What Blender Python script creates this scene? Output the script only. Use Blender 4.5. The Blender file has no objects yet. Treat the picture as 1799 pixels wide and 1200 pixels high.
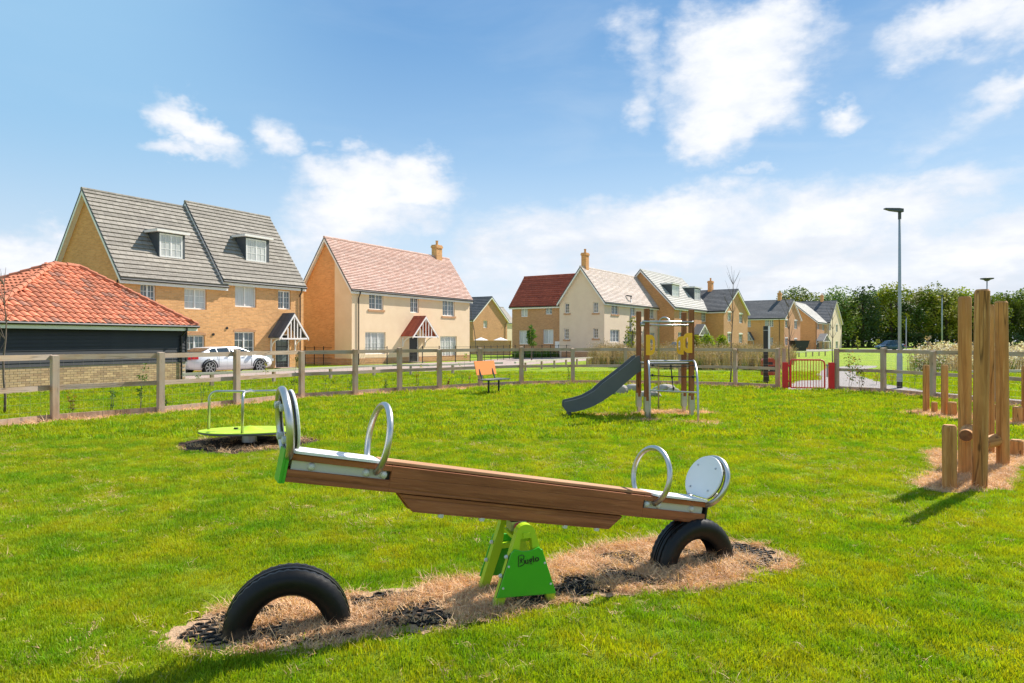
import bpy, math, random
import numpy as np
from mathutils import Vector, Matrix
random.seed(7); rng = np.random.default_rng(11)
R = math.radians
SC = bpy.context.scene
COL = SC.collection
# ---------------------------------------------------------------- camera, sky, sun, exposure
F, CX, YH, EYE = 1200.0, 899.5, 598.0, 1.6          # calibration of the 1799 px wide photograph
cam = bpy.data.cameras.new('camera'); camo = bpy.data.objects.new('camera', cam); COL.objects.link(camo)
camo.location = (0, 0, EYE); camo.rotation_euler = (R(90), 0, 0)
cam.sensor_width = 36; cam.lens = 36*F/1799; cam.shift_y = -2/1799; cam.clip_start = .05; cam.clip_end = 3000
SC.camera = camo
SUN_AZ, SUN_EL = math.atan2(.745, .667), R(43.5)
SUN_E, SKY_S, EXPO = 5.0, .15, 0.78
sl = bpy.data.lights.new('sun', 'SUN'); sl.energy = SUN_E; sl.angle = R(.53); sl.color = (1, .935, .84)
so = bpy.data.objects.new('sun', sl); COL.objects.link(so)
sd = Vector((math.sin(SUN_AZ)*math.cos(SUN_EL), math.cos(SUN_AZ)*math.cos(SUN_EL), math.sin(SUN_EL)))
so.rotation_euler = sd.to_track_quat('Z', 'Y').to_euler(); so.location = (40, 40, 60)
SC.view_settings.view_transform = 'Standard'; SC.view_settings.look = 'None'
SC.view_settings.gamma = 1; SC.view_settings.use_curve_mapping = False; SC.view_settings.exposure = EXPO
W = bpy.data.worlds.new('World'); SC.world = W; W.use_nodes = True

class NT:
    def __init__(s, nt, clear=True):
        s.t = nt
        if clear: nt.nodes.clear()
    def n(s, typ, inp=None, **kw):
        nd = s.t.nodes.new(typ)
        for k, v in kw.items(): setattr(nd, k, v)
        for k, v in (inp or {}).items():
            if isinstance(v, bpy.types.NodeSocket): s.t.links.new(v, nd.inputs[k])
            else: nd.inputs[k].default_value = v
        return nd
    def m(s, op, *a, clamp=False):
        return s.n('ShaderNodeMath', {i: v for i, v in enumerate(a)}, operation=op, use_clamp=clamp).outputs[0]
    def vm(s, op, *a):
        nd = s.n('ShaderNodeVectorMath', {i: v for i, v in enumerate(a)}, operation=op)
        return nd.outputs[1] if op in ('LENGTH', 'DISTANCE', 'DOT_PRODUCT') else nd.outputs[0]
    def mix(s, f, a, b, typ='MIX'):
        nd = s.n('ShaderNodeMix', data_type='RGBA', blend_type=typ)
        for i, v in ((0, f), (6, a), (7, b)):
            if isinstance(v, bpy.types.NodeSocket): s.t.links.new(v, nd.inputs[i])
            else: nd.inputs[i].default_value = (*v, 1) if isinstance(v, tuple) and len(v) == 3 else v
        return nd.outputs[2]
    def ss(s, v, a, b, x=0., y=1.):
        return s.n('ShaderNodeMapRange', {0: v, 1: a, 2: b, 3: x, 4: y}, interpolation_type='SMOOTHSTEP').outputs[0]
    def noise(s, vec, scale, detail=4, rough=.5, dist=0.):
        return s.n('ShaderNodeTexNoise', {'Vector': vec, 'Scale': scale, 'Detail': detail, 'Roughness': rough, 'Distortion': dist}).outputs

def build_world():
    t = NT(W.node_tree)
    sky = t.n('ShaderNodeTexSky', sky_type='NISHITA', sun_disc=False, sun_elevation=SUN_EL, sun_rotation=SUN_AZ,
              altitude=50, air_density=1.0, dust_density=.6, ozone_density=2.2).outputs[0]
    d = t.n('ShaderNodeTexCoord').outputs['Generated']
    x, y, z = t.n('ShaderNodeSeparateXYZ', {0: d}).outputs
    az = t.m('ARCTAN2', x, y); el = t.m('ARCSINE', z)
    # domain warp
    w1 = t.noise(t.vm('MULTIPLY', d, (1, 1, 1.6)), 5.0, 6, .6)[1]
    w = t.vm('SCALE', t.vm('SUBTRACT', w1, (.5, .5, .5)));  w.node.inputs[3].default_value = .16
    w2 = t.noise(d, 17.0, 4, .6)[1]
    wb = t.vm('SCALE', t.vm('SUBTRACT', w2, (.5, .5, .5)));  wb.node.inputs[3].default_value = .05
    ae = t.vm('ADD', t.vm('ADD', t.n('ShaderNodeCombineXYZ', {0: az, 1: el}).outputs[0], w), wb)
    def P(px, py):
        a = math.atan((px-CX)/F); return a, math.atan((YH-py)/(F/math.cos(a)))
    # clouds of this afternoon: direction, half sizes (degrees), tilt, weight
    blobs = [(1300, 120, 7.0, 6.0, 0, 1.05), (1265, 205, 4.2, 4.0, 10, 1.0), (1345, 60, 5.6, 4, 0, .95), (1230, 70, 3.5, 4, 0, .7), (1250, 160, 3.5, 5, 0, .6),
             (1130, 80, 2.8, 5.4, 10, .50), (1125, 170, 1.9, 3.2, 0, .50),
             (660, 335, 6.4, 3.3, 0, 1.1), (725, 335, 4.6, 2.8, -12, 1.05), (560, 322, 4.2, 2.2, 0, .72), (625, 395, 6.5, 4.0, 0, .95),
             (740, 395, 4, 2.2, 0, .6), (355, 232, 4.4, 1.6, -38, .78), (340, 265, 4.4, 1.1, 0, .68), (480, 255, 2.0, 2.5, 10, .66), (603, 258, 1.8, 1.2, 0, .55),
             (545, 248, 1.2, .6, 0, .3), (1475, 215, 2.6, 1.2, 12, .62), (1450, 240, 2.0, .7, 0, .4), (1690, 40, 5.6, 2.6, 18, .85), (1600, 60, 3.5, 4.0, 30, .3),
             (1800, 20, 6, 3, 10, .8), (1790, 140, 4.5, 1.6, 18, .7), (1720, 190, 8, 1.6, 28, .35), (1620, 300, 9, 1.4, 14, .25),
             (1335, 305, 2.4, .8, 6, .5), (1255, 340, 2.0, 1.6, 0, .5), (1340, 345, 2.4, 1.6, 0, .5),
             (1180, 395, 15, 3.6, 2, .88), (1420, 415, 18, 4.2, 2, .85), (1000, 430, 13, 4.0, 0, .75), (1700, 450, 14, 3.4, 8, .95), (880, 470, 8, 4.0, 0, .55),
             (1640, 345, 10, 2.2, 8, .7), (1100, 500, 20, 3.0, 0, .8), (1500, 500, 20, 3.0, 0, .85),
             (30, 440, 6.5, 2.6, 0, .95), (60, 475, 8, 2.4, 0, .9), (570, 470, 6, 2.4, 0, .55), (1000, 350, 3.5, 1.2, 20, .2), (30, 490, 5, 2, 0, .6)]
    tot = None
    for px, py, rx, ry, rot, wt in blobs:
        a, e = P(px, py)
        mp = t.n('ShaderNodeMapping', {0: ae, 1: (a, e, 0), 2: (0, 0, R(rot)), 3: (R(rx), R(ry), 1)}, vector_type='TEXTURE').outputs[0]
        g = t.m('MULTIPLY', t.ss(t.vm('LENGTH', mp), 0., 1.45, 1., 0.), wt)
        tot = g if tot is None else t.m('MAXIMUM', tot, g)
    # fine structure, flattened like cloud layers
    dn = t.vm('MULTIPLY', d, (1, 1, 2.2))
    n = t.noise(dn, 7.5, 9, .62, .25)[0]; n2 = t.noise(dn, 24.0, 6, .6)[0]
    nn = t.m('ADD', t.m('MULTIPLY', t.m('SUBTRACT', n, .5), 1.15), t.m('MULTIPLY', t.m('SUBTRACT', n2, .5), .5))
    out = t.ss(t.m('ABSOLUTE', az), .78, 1.1)                       # scattered cumulus over the rest of the sky
    rest = t.m('MULTIPLY', out, t.ss(t.noise(dn, 2.6, 3, .5)[0], .47, .66, 0., .8))
    dens = t.m('ADD', t.m('MAXIMUM', tot, rest), t.m('MULTIPLY', nn, t.ss(tot, 0., .3, .35, .85)))
    cl = t.ss(dens, .17, .78)
    band = t.ss(el, R(-1), R(17), .9, 0.)                           # milky air low over the horizon
    thin = t.m('MULTIPLY', t.ss(t.noise(t.vm('MULTIPLY', d, (1, 1, 4)), 3.2, 5, .6, .4)[0], .4, .75), t.ss(az, -.5, .5, .04, .20))
    veil = t.m('MAXIMUM', band, thin)
    k = 1/SKY_S
    blue = t.mix(t.ss(el, R(3), R(30)), (.26*k, .40*k, .54*k), (.078*k, .198*k, .385*k))
    blue = t.mix(t.ss(az, -.15, -.6), blue, (.19*k, .34*k, .49*k))
    skyc = t.mix(.93, sky, blue)
    base = t.mix(veil, skyc, (.47*k, .52*k, .565*k))
    shade = t.ss(t.m('ADD', dens, t.m('MULTIPLY', nn, .5)), .5, 1.3)
    low = t.ss(el, R(2), R(14), 1., 0.)
    sh2 = t.m('MULTIPLY', low, t.ss(t.noise(t.vm('MULTIPLY', d, (1, 1, 5)), 5, 5, .6)[0], .42, .62, 0., .6))
    white = t.mix(shade, (.50*k, .53*k, .58*k), (.64*k, .64*k, .65*k))
    white = t.mix(sh2, white, (.42*k, .45*k, .50*k))
    col = t.mix(cl, base, white)
    below = t.ss(z, -.02, .0)
    col = t.mix(below, (.2*k, .25*k, .15*k), col)
    bg = t.n('ShaderNodeBackground', {0: col, 1: SKY_S})
    t.n('ShaderNodeOutputWorld', {0: bg.outputs[0]})
build_world()

# ---------------------------------------------------------------- helpers
def G(px, py, z=0.):
    Y = (EYE-z)*F/(py-YH); return Vector(((px-CX)/F*Y, Y, z))
def At(px, py, Y): return Vector(((px-CX)/F*Y, Y, EYE-(py-YH)/F*Y))
def axes(vp):
    a = (vp-CX)/F; n = math.hypot(a, 1); return Vector((a/n, 1/n, 0)), Vector((-1/n, a/n, 0))
def hit(O, d, px):
    r = (px-CX)/F; return (r*O.y-O.x)/(d.x-r*d.y)
def zat(P, py): return EYE-(py-YH)/F*P.y

class MB:
    def __init__(s): s.v = []; s.f = []; s.mi = []
    def quad(s, *p, m=0):
        i = len(s.v); s.v += [tuple(q) for q in p]; s.f.append(tuple(range(i, i+len(p)))); s.mi.append(m); return s
    poly = quad
    def box(s, x0, x1, y0, y1, z0, z1, M=None, m=0):
        if x0 > x1: x0, x1 = x1, x0
        if y0 > y1: y0, y1 = y1, y0
        if z0 > z1: z0, z1 = z1, z0
        c = [(x0,y0,z0),(x1,y0,z0),(x1,y1,z0),(x0,y1,z0),(x0,y0,z1),(x1,y0,z1),(x1,y1,z1),(x0,y1,z1)]
        if M is not None: c = [tuple(M @ Vector(q)) for q in c]
        i = len(s.v); s.v += c
        for q in ((0,3,2,1),(4,5,6,7),(0,1,5,4),(1,2,6,5),(2,3,7,6),(3,0,4,7)): s.f.append(tuple(i+k for k in q)); s.mi.append(m)
        return s
    def prism(s, pts, a, b, fn=None, m=0):
        """pts: 2D outline; extruded from a to b; fn(u,v,w)->3D"""
        fn = fn or (lambda u, v, w: (u, w, v)); i = len(s.v); n = len(pts)
        s.v += [tuple(fn(u, v, a)) for u, v in pts]+[tuple(fn(u, v, b)) for u, v in pts]
        s.f += [tuple(range(i, i+n)), tuple(range(i+2*n-1, i+n-1, -1))]; s.mi += [m, m]
        for k in range(n): s.f.append((i+k, i+n+k, i+n+(k+1) % n, i+(k+1) % n)); s.mi.append(m)
        return s
    def beam(s, a, b, w, h, up=(0,0,1), m=0):
        a, b = Vector(a), Vector(b); d = b-a; L = d.length; x = d.normalized(); z = Vector(up)
        y = z.cross(x).normalized(); z = x.cross(y)
        M = Matrix.Translation(a) @ Matrix((x, y, z)).transposed().to_4x4()
        return s.box(0, L, -w/2, w/2, -h/2, h/2, M, m)
    def tube(s, pts, r, n=8, cap=True, closed=False, m=0):
        pts = [Vector(p) for p in pts]; N = len(pts); i0 = len(s.v)
        rr = r if isinstance(r, (list, tuple)) else [r]*N
        pr = None
        for k, p in enumerate(pts):
            a = pts[k-1] if (k or closed) else p; b = pts[(k+1) % N] if (k < N-1 or closed) else p
            t = (b-a).normalized()
            if pr is None: pr = t.orthogonal().normalized()
            pr = (pr - t*pr.dot(t)).normalized(); q = t.cross(pr)
            for j in range(n):
                an = 2*math.pi*j/n; s.v.append(tuple(p+(pr*math.cos(an)+q*math.sin(an))*rr[k]))
        for k in range(N if closed else N-1):
            a, b = i0+k*n, i0+((k+1) % N)*n
            for j in range(n): s.f.append((a+j, a+(j+1) % n, b+(j+1) % n, b+j)); s.mi.append(m)
        if cap and not closed:
            s.f.append(tuple(i0+j for j in range(n-1, -1, -1))); s.f.append(tuple(i0+(N-1)*n+j for j in range(n))); s.mi += [m, m]
        return s
    def lathe(s, prof, n=24, M=None, m=0, a0=0., a1=2*math.pi):
        i0 = len(s.v); full = abs(a1-a0-2*math.pi) < 1e-6; c = n if full else n+1
        for j in range(c):
            an = a0+(a1-a0)*j/n
            for r, z in prof:
                p = Vector((r*math.cos(an), r*math.sin(an), z)); s.v.append(tuple(M @ p if M is not None else p))
        k = len(prof)
        for j in range(n):
            a, b = i0+j*k, i0+((j+1) % c)*k
            for q in range(k-1): s.f.append((a+q, b+q, b+q+1, a+q+1)); s.mi.append(m)
        return s
    def mesh(s, name, mats, smooth=False):
        me = bpy.data.meshes.new(name); me.from_pydata(s.v, [], s.f)
        for mt in (mats if isinstance(mats, (list, tuple)) else [mats]): me.materials.append(mt)
        if any(s.mi): me.polygons.foreach_set('material_index', s.mi)
        if smooth: me.polygons.foreach_set('use_smooth', [True]*len(s.f))
        nv = len(me.loops)
        if nv < 400000:                                             # box-projected UVs in metres
            V = np.array(s.v, dtype=float); li = np.empty(nv, int); me.loops.foreach_get('vertex_index', li)
            pn = np.empty(len(me.polygons)*3); me.polygons.foreach_get('normal', pn); pn = pn.reshape(-1, 3)
            lt = np.empty(len(me.polygons), int); me.polygons.foreach_get('loop_total', lt); N = np.repeat(pn, lt, axis=0)
            P = V[li]; h = np.hypot(N[:, 0], N[:, 1])+1e-9; tx, ty = -N[:, 1]/h, N[:, 0]/h
            hz = h < .35
            u = np.where(hz, P[:, 0], P[:, 0]*tx+P[:, 1]*ty); v = np.where(hz, P[:, 1], P[:, 2])
            uv = me.uv_layers.new(name='UVMap'); uv.data.foreach_set('uv', np.stack([u, v], 1).ravel())
        me.update(); return me
    def build(s, name, mats, parent=None, world=False, smooth=False, bevel=0):
        if world and parent is not None:
            Mi = mw(parent).inverted(); s.v = [tuple(Mi @ Vector(p)) for p in s.v]
        o = bpy.data.objects.new(name, s.mesh(name, mats, smooth)); COL.objects.link(o)
        if parent is not None: o.parent = parent
        if bevel:
            b = o.modifiers.new('bevel', 'BEVEL'); b.width = bevel; b.segments = 2; b.limit_method = 'ANGLE'
        return o
def mw(o):
    M = Matrix.LocRotScale(o.location, o.rotation_euler, o.scale)
    return mw(o.parent) @ M if o.parent else M
LABELS = set()
def tag(o, label=None, cat=None, group=None, kind=None):
    if label: o['label'] = label; assert 4 <= len(label.split()) <= 16, label; assert label not in LABELS, label; LABELS.add(label)
    if cat: o['category'] = cat
    if group: o['group'] = group
    if kind: o['kind'] = kind
    return o
def root(name, loc, rz=0, label=None, cat=None, group=None):
    o = bpy.data.objects.new(name, None); COL.objects.link(o); o.location = loc; o.rotation_euler = (0, 0, rz); o.empty_display_size = .2
    return tag(o, label, cat, group)
def put(name, me, parent=None, loc=(0,0,0), rot=(0,0,0), scale=None):
    o = bpy.data.objects.new(name, me); COL.objects.link(o); o.location = loc; o.rotation_euler = rot
    if scale: o.scale = scale
    if parent is not None: o.parent = parent
    return o

# ---------------------------------------------------------------- materials
MATS = {}
def mat(name, c, rough=.6, c2=None, scale=3., stretch=(1,1,1), metal=0., bump=0., bscale=None, detail=5, lo=.3, hi=.7, spec=.5, coords='Object', obj_var=0.):
    if name in MATS: return MATS[name]
    m = bpy.data.materials.new(name); m.use_nodes = True; t = NT(m.node_tree)
    tc = t.n('ShaderNodeTexCoord').outputs[coords]
    v = t.n('ShaderNodeMapping', {0: tc, 3: stretch}).outputs[0]
    col = t.n('ShaderNodeRGB').outputs[0]; col.default_value = (*c, 1)
    if c2:
        f = t.ss(t.noise(v, scale, detail, .6)[0], lo, hi); col = t.mix(f, c, c2)
    if obj_var:
        r = t.n('ShaderNodeObjectInfo').outputs['Random']
        col = t.n('ShaderNodeHueSaturation', {'Value': t.m('MULTIPLY_ADD', r, obj_var*2, 1-obj_var), 'Color': col}).outputs[0]
    bs = t.n('ShaderNodeBsdfPrincipled', {'Base Color': col, 'Roughness': rough, 'Metallic': metal, 'Specular IOR Level': spec})
    if bump:
        b = t.n('ShaderNodeBump', {'Height': t.noise(v, bscale or scale*3, 6, .65)[0], 'Strength': min(bump, 1.), 'Distance': .01})
        t.t.links.new(b.outputs[0], bs.inputs['Normal'])
    t.n('ShaderNodeOutputMaterial', {0: bs.outputs[0]}); MATS[name] = m; return m

def mat_brick(name, c1, c2, mortar=(.5,.42,.32), scale=1.):
    m = bpy.data.materials.new(name); m.use_nodes = True; t = NT(m.node_tree)
    uv = t.n('ShaderNodeUVMap').outputs[0]
    br = t.n('ShaderNodeTexBrick', {'Vector': uv, 'Color1': (*c1, 1), 'Color2': (*c2, 1), 'Mortar': (*mortar, 1), 'Scale': 1., 'Mortar Size': .006,
             'Mortar Smooth': .1, 'Bias': 0., 'Brick Width': .225*scale, 'Row Height': .075*scale}, offset=.5)
    n = t.noise(uv, 9, 5, .7)[0]; n3 = t.noise(uv, .7, 3, .5)[0]
    col = t.n('ShaderNodeHueSaturation', {'Value': t.m('ADD', t.m('MULTIPLY_ADD', n, .45, .62), t.m('MULTIPLY', n3, .3)), 'Color': br.outputs[0]}).outputs[0]
    bs = t.n('ShaderNodeBsdfPrincipled', {'Base Color': col, 'Roughness': .9, 'Specular IOR Level': .2})
    b = t.n('ShaderNodeBump', {'Height': t.m('SUBTRACT', t.m('MULTIPLY', n, .3), br.outputs[1]), 'Strength': .6, 'Distance': .008})
    t.t.links.new(b.outputs[0], bs.inputs['Normal']); t.n('ShaderNodeOutputMaterial', {0: bs.outputs[0]}); return m
def mat_wood(name, c, dark, light, axis=0, rough=.75, knots=True, grain=18., spec=.3, weather=None):
    """grain runs along the given object axis"""
    m = bpy.data.materials.new(name); m.use_nodes = True; t = NT(m.node_tree)
    tc = t.n('ShaderNodeTexCoord').outputs['Object']; rn = t.n('ShaderNodeObjectInfo').outputs['Random']
    off = t.vm('ADD', tc, t.n('ShaderNodeCombineXYZ', {0: t.m('MULTIPLY', rn, 37.), 1: t.m('MULTIPLY', rn, 11.), 2: t.m('MULTIPLY', rn, 23.)}).outputs[0])
    st = [1.,1.,1.]; st[axis] = .06
    v = t.n('ShaderNodeMapping', {0: off, 3: tuple(st)}).outputs[0]
    wv = t.vm('ADD', v, t.vm('MULTIPLY', t.noise(off, 2.5, 3)[1], (.05, .05, .05) if knots is True else (.012, .012, .012)))
    g = t.noise(wv, grain, 6, .65, .6)[0]; g2 = t.noise(v, grain*4, 4, .6)[0]; big = t.noise(off, 1.3, 3)[0]
    col = t.mix(t.ss(g, .32, .62), dark, c); col = t.mix(t.ss(g2, .5, .75, 0., .6), col, light); col = t.mix(t.ss(big, .45, .7, 0., .5), col, dark)
    h = t.m('ADD', g, t.m('MULTIPLY', g2, .4))
    if knots:
        s2 = [1.,1.,1.]; s2[axis] = .33
        kv = t.n('ShaderNodeMapping', {0: off, 3: tuple(s2)}).outputs[0]
        vo = t.n('ShaderNodeTexVoronoi', {'Vector': kv, 'Scale': 6.}).outputs[0]
        k = t.ss(vo, .05, .13, 1., 0.); col = t.mix(t.m('MULTIPLY', k, .8), col, tuple(q*.35 for q in dark))
        s3 = [1.,1.,1.]; s3[axis] = .035 if knots is True else .012
        cr = t.noise(t.n('ShaderNodeMapping', {0: off, 3: tuple(s3)}).outputs[0], 9, 2, .4)[0]
        ck = t.ss(t.m('ABSOLUTE', t.m('SUBTRACT', cr, .5)), .0, .012, 1., 0.)
        col = t.mix(t.m('MULTIPLY', ck, .75 if knots is True else .35), col, tuple(q*.25 for q in dark)); h = t.m('SUBTRACT', h, ck)
    if weather: col = t.mix(t.ss(t.noise(off, 2.2, 4)[0], .35, .65, 0., .8), col, weather)
    bs = t.n('ShaderNodeBsdfPrincipled', {'Base Color': col, 'Roughness': rough, 'Specular IOR Level': spec})
    b = t.n('ShaderNodeBump', {'Height': h, 'Strength': .5, 'Distance': .004}); t.t.links.new(b.outputs[0], bs.inputs['Normal'])
    t.n('ShaderNodeOutputMaterial', {0: bs.outputs[0]}); return m
def mat_leaf(name, c, c2, trans=.35, scale=.5, rough=.6, hue=0.04, wscale=None):
    """two-sided leaf: diffuse + translucent, varied by place and by instance"""
    m = bpy.data.materials.new(name); m.use_nodes = True; t = NT(m.node_tree)
    pos = t.n('ShaderNodeNewGeometry').outputs['Position']
    f = t.ss(t.noise(pos, scale, 5, .65)[0], .32, .68); col = t.mix(f, c, c2)
    r = t.n('ShaderNodeObjectInfo').outputs['Random']
    col = t.n('ShaderNodeHueSaturation', {'Hue': t.m('MULTIPLY_ADD', r, hue, .5-hue/2), 'Value': t.m('MULTIPLY_ADD', r, .5, .75), 'Color': col}).outputs[0]
    bs = t.n('ShaderNodeBsdfPrincipled', {'Base Color': col, 'Roughness': rough, 'Specular IOR Level': .3})
    tr = t.n('ShaderNodeBsdfTranslucent', {0: t.mix(1., col, (1.25, 1.15, .5), 'MULTIPLY')})
    mx = t.n('ShaderNodeMixShader', {0: trans, 1: bs.outputs[0], 2: tr.outputs[0]})
    t.n('ShaderNodeOutputMaterial', {0: mx.outputs[0]}); return m

def mat_tile(name, c1, c2, var=.12, tw=.33, rough=.85):
    m = bpy.data.materials.new(name); m.use_nodes = True; t = NT(m.node_tree)
    uv = t.n('ShaderNodeUVMap').outputs[0]; rn = t.n('ShaderNodeObjectInfo').outputs['Random']
    off = t.n('ShaderNodeCombineXYZ', {0: t.m('MULTIPLY', rn, 23.), 1: t.m('MULTIPLY', rn, 5.)}).outputs[0]
    v = t.vm('ADD', uv, off)
    br = t.n('ShaderNodeTexBrick', {'Vector': v, 'Color1': (*c1, 1), 'Color2': (*c2, 1), 'Mortar': (*[q*.45 for q in c2], 1), 'Scale': 1., 'Mortar Size': .008,
             'Mortar Smooth': .3, 'Bias': 0., 'Brick Width': tw, 'Row Height': .9}, offset=.5)
    n = t.noise(v, 6, 6, .7)[0]; n3 = t.noise(t.n('ShaderNodeTexCoord').outputs['Object'], .8, 3)[0]
    col = t.n('ShaderNodeHueSaturation', {'Value': t.m('ADD', t.m('MULTIPLY_ADD', n, .5, .6), t.m('MULTIPLY_ADD', rn, var*2, -var)), 'Color': br.outputs[0]}).outputs[0]
    bs = t.n('ShaderNodeBsdfPrincipled', {'Base Color': col, 'Roughness': rough, 'Specular IOR Level': .3})
    b = t.n('ShaderNodeBump', {'Height': t.m('SUBTRACT', t.m('MULTIPLY', n, .4), br.outputs[1]), 'Strength': .5, 'Distance': .01})
    t.t.links.new(b.outputs[0], bs.inputs['Normal']); t.n('ShaderNodeOutputMaterial', {0: bs.outputs[0]}); return m
BRICK_A = mat_brick('buff_brick', (.80,.42,.17), (.62,.31,.12), (.68,.48,.30))
BRICK_O = mat_brick('orange_shade_brick', (.78,.38,.15), (.66,.30,.11), (.66,.42,.23))  # plain brick on chimneys; on left-facing house walls, warm shade painted into the orange
BRICK_P = mat_brick('pink_brick', (.60,.32,.16), (.50,.25,.12), (.52,.38,.26))  # brick of trim and wing; on right-hand walls the sunlit copy, light in colour
RENDER = mat('cream_render', (.84,.64,.43), .85, (.79,.59,.385), 1.2, bump=.15, bscale=60)
RENDER2 = mat('pale_render', (.83,.65,.48), .85, (.78,.60,.44), 1.2, bump=.15, bscale=60)
WHITE = mat('white_upvc', (.84,.82,.80), .4)
BOARDW = mat('white_board', (.86,.82,.78), .55, (.80,.76,.72), 2)
BLACKP = mat('black_plastic', (.015,.015,.017), .35)
LEAD = mat('dark_grey_cladding', (.055,.065,.075), .55, (.07,.08,.09), 4)
CONC = mat_tile('roof_tile_grey', (.36,.325,.28), (.28,.25,.215))
SLATE = mat_tile('roof_tile_slate', (.15,.15,.16), (.105,.11,.12), .08)
REDT = mat_tile('roof_tile_red_sheen', (.72,.51,.44), (.60,.37,.30), .08)  # red tiles lightened: grazing sheen is put into the colour
REDD = mat_tile('roof_tile_deep_red', (.50,.12,.065), (.36,.08,.045), .12)
PALE = mat_tile('roof_tile_pale_sheen', (.74,.64,.58), (.62,.50,.43), .06)  # paleness includes painted sheen of the sun at a grazing angle
PALEG = mat_tile('roof_tile_grey_sheen', (.56,.54,.50), (.46,.44,.41), .07)  # grey tiles raised towards white, sheen painted into the base tone
UNDER = mat('roof_underlay', (.05,.045,.04), .9)
PANE = mat('window_glass', (.10,.13,.15), .04, (.20,.23,.24), 1.5, spec=.8, obj_var=.5)
PANEL_ = mat('window_glass_curtained', (.45,.46,.44), .05, (.62,.62,.6), 5, stretch=(3,3,.2), spec=.8, obj_var=.15)
DOORM = mat('black_door', (.02,.022,.025), .3)
GALV = mat('galvanised_steel', (.50,.50,.50), .38, (.40,.40,.41), 6, metal=.9, bump=.05)
STEEL = mat('brushed_steel', (.56,.55,.53), .33, (.47,.46,.44), 8, metal=.95, bump=.04, bscale=80)
POLEG = mat('grey_pole', (.30,.33,.36), .45, (.36,.39,.42), 2, metal=.3)
REDP = mat('red_paint', (.68,.012,.02), .35, (.60,.012,.018), 5)
YELP = mat('yellow_plastic', (.92,.46,.01), .4)
LIME = mat('lime_plastic', (.42,.62,.015), .42, (.40,.58,.015), 3, bump=.03)
GREEN = mat('green_plastic', (.055,.42,.012), .38, (.05,.39,.012), 3, bump=.03)
HDPE = mat('white_plastic', (.74,.75,.76), .4, (.70,.71,.72), 4)
CREAMP = mat('cream_plastic', (.55,.53,.46), .5)
BOLT = mat('bolt_cap', (.60,.60,.57), .45)
ORANGE = mat('orange_plastic', (.92,.28,.06), .45)
SLIDEG = mat('slide_grey', (.085,.095,.10), .55, (.10,.11,.115), 3, bump=.05)
RUBBER = mat('tyre_rubber', (.004,.004,.005), .42, (.008,.008,.008), 9, bump=.10, bscale=60, spec=.3)
def dirty(m, zmax, c=(.20,.14,.09), amt=.7):
    t = NT(m.node_tree, False); b = [n for n in m.node_tree.nodes if n.type == 'BSDF_PRINCIPLED'][0]; src = b.inputs['Base Color'].links[0].from_socket
    p = t.n('ShaderNodeNewGeometry').outputs['Position']; z = t.n('ShaderNodeSeparateXYZ', {0: p}).outputs[2]
    f = t.m('ADD', t.ss(z, 0., zmax, 1., 0.), t.m('MULTIPLY', t.m('SUBTRACT', t.noise(p, 22, 5, .7)[0], .5), 1.4)); g = t.ss(f, .35, 1.1, 0., amt)
    t.t.links.new(t.mix(g, src, c), b.inputs['Base Color']); return m
dirty(RUBBER, .11, amt=.55)
MATR = mat('mat_rubber', (.010,.009,.009), .8, (.03,.026,.02), 12, bump=.3, spec=.2)
ROPE = mat('black_rope', (.02,.018,.02), .8)
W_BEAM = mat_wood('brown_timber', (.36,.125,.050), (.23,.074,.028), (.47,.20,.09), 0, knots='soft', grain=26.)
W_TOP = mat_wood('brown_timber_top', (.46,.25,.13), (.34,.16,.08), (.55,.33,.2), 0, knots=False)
W_POST = mat_wood('brown_post', (.33,.125,.05), (.21,.075,.03), (.42,.19,.09), 2)
W_LOG = mat_wood('tan_log', (.58,.27,.085), (.32,.13,.036), (.74,.42,.17), 2, grain=10.)
W_END = mat('log_end', (.22,.11,.05), .8, (.12,.06,.03), 14, bump=.3)
W_FEN = mat_wood('fence_timber', (.50,.36,.24), (.32,.21,.14), (.64,.50,.37), 0, weather=(.44,.36,.30), grain=14.)
W_FEP = mat_wood('fence_post_timber', (.50,.335,.22), (.32,.20,.125), (.62,.46,.32), 2, weather=(.42,.34,.27), grain=14.)
W_KNEE = mat_wood('knee_rail_timber', (.62,.56,.46), (.5,.44,.35), (.7,.65,.55), 0, knots=False)
WBOARD = mat('black_weatherboard', (.012,.014,.018), .55, (.02,.022,.027), 2, stretch=(1,1,8))
PANT = mat('orange_pantile', (.60,.21,.11), .8, (.50,.155,.08), 8, obj_var=.28, bump=.2)
PANTD = mat('dark_pantile', (.36,.16,.10), .75, (.28,.12,.08), 8, obj_var=.2)
CARW = mat('silver_white_paint', (.72,.74,.76), .22, metal=.15, spec=.8)
GLASSD = mat('car_glass', (.02,.03,.035), .05, spec=.9)
TAIL = mat('tail_light', (.45,.01,.02), .2)
dirty(LIME, .12, amt=.45); dirty(GREEN, .16, amt=.3)
STONE = mat('boulder_stone', (.42,.37,.32), .85, (.28,.24,.22), 3, bump=.6, bscale=9)
BARK = mat('bark', (.10,.07,.05), .9, (.06,.045,.03), 9, bump=.5)
BARK2 = mat('young_bark', (.16,.12,.09), .85, (.10,.075,.055), 9)
WIRE = mat('wire', (.40,.40,.38), .45, metal=.6)
RAILB = mat('black_railing', (.012,.012,.013), .4)
GRASS = mat_leaf('grass_blade', (.165,.312,.005), (.41,.435,.010), .42, 1.6)
STRAW = mat_leaf('straw_blade', (.80,.54,.32), (.62,.38,.21), .2, 2.0, hue=.02)
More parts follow.
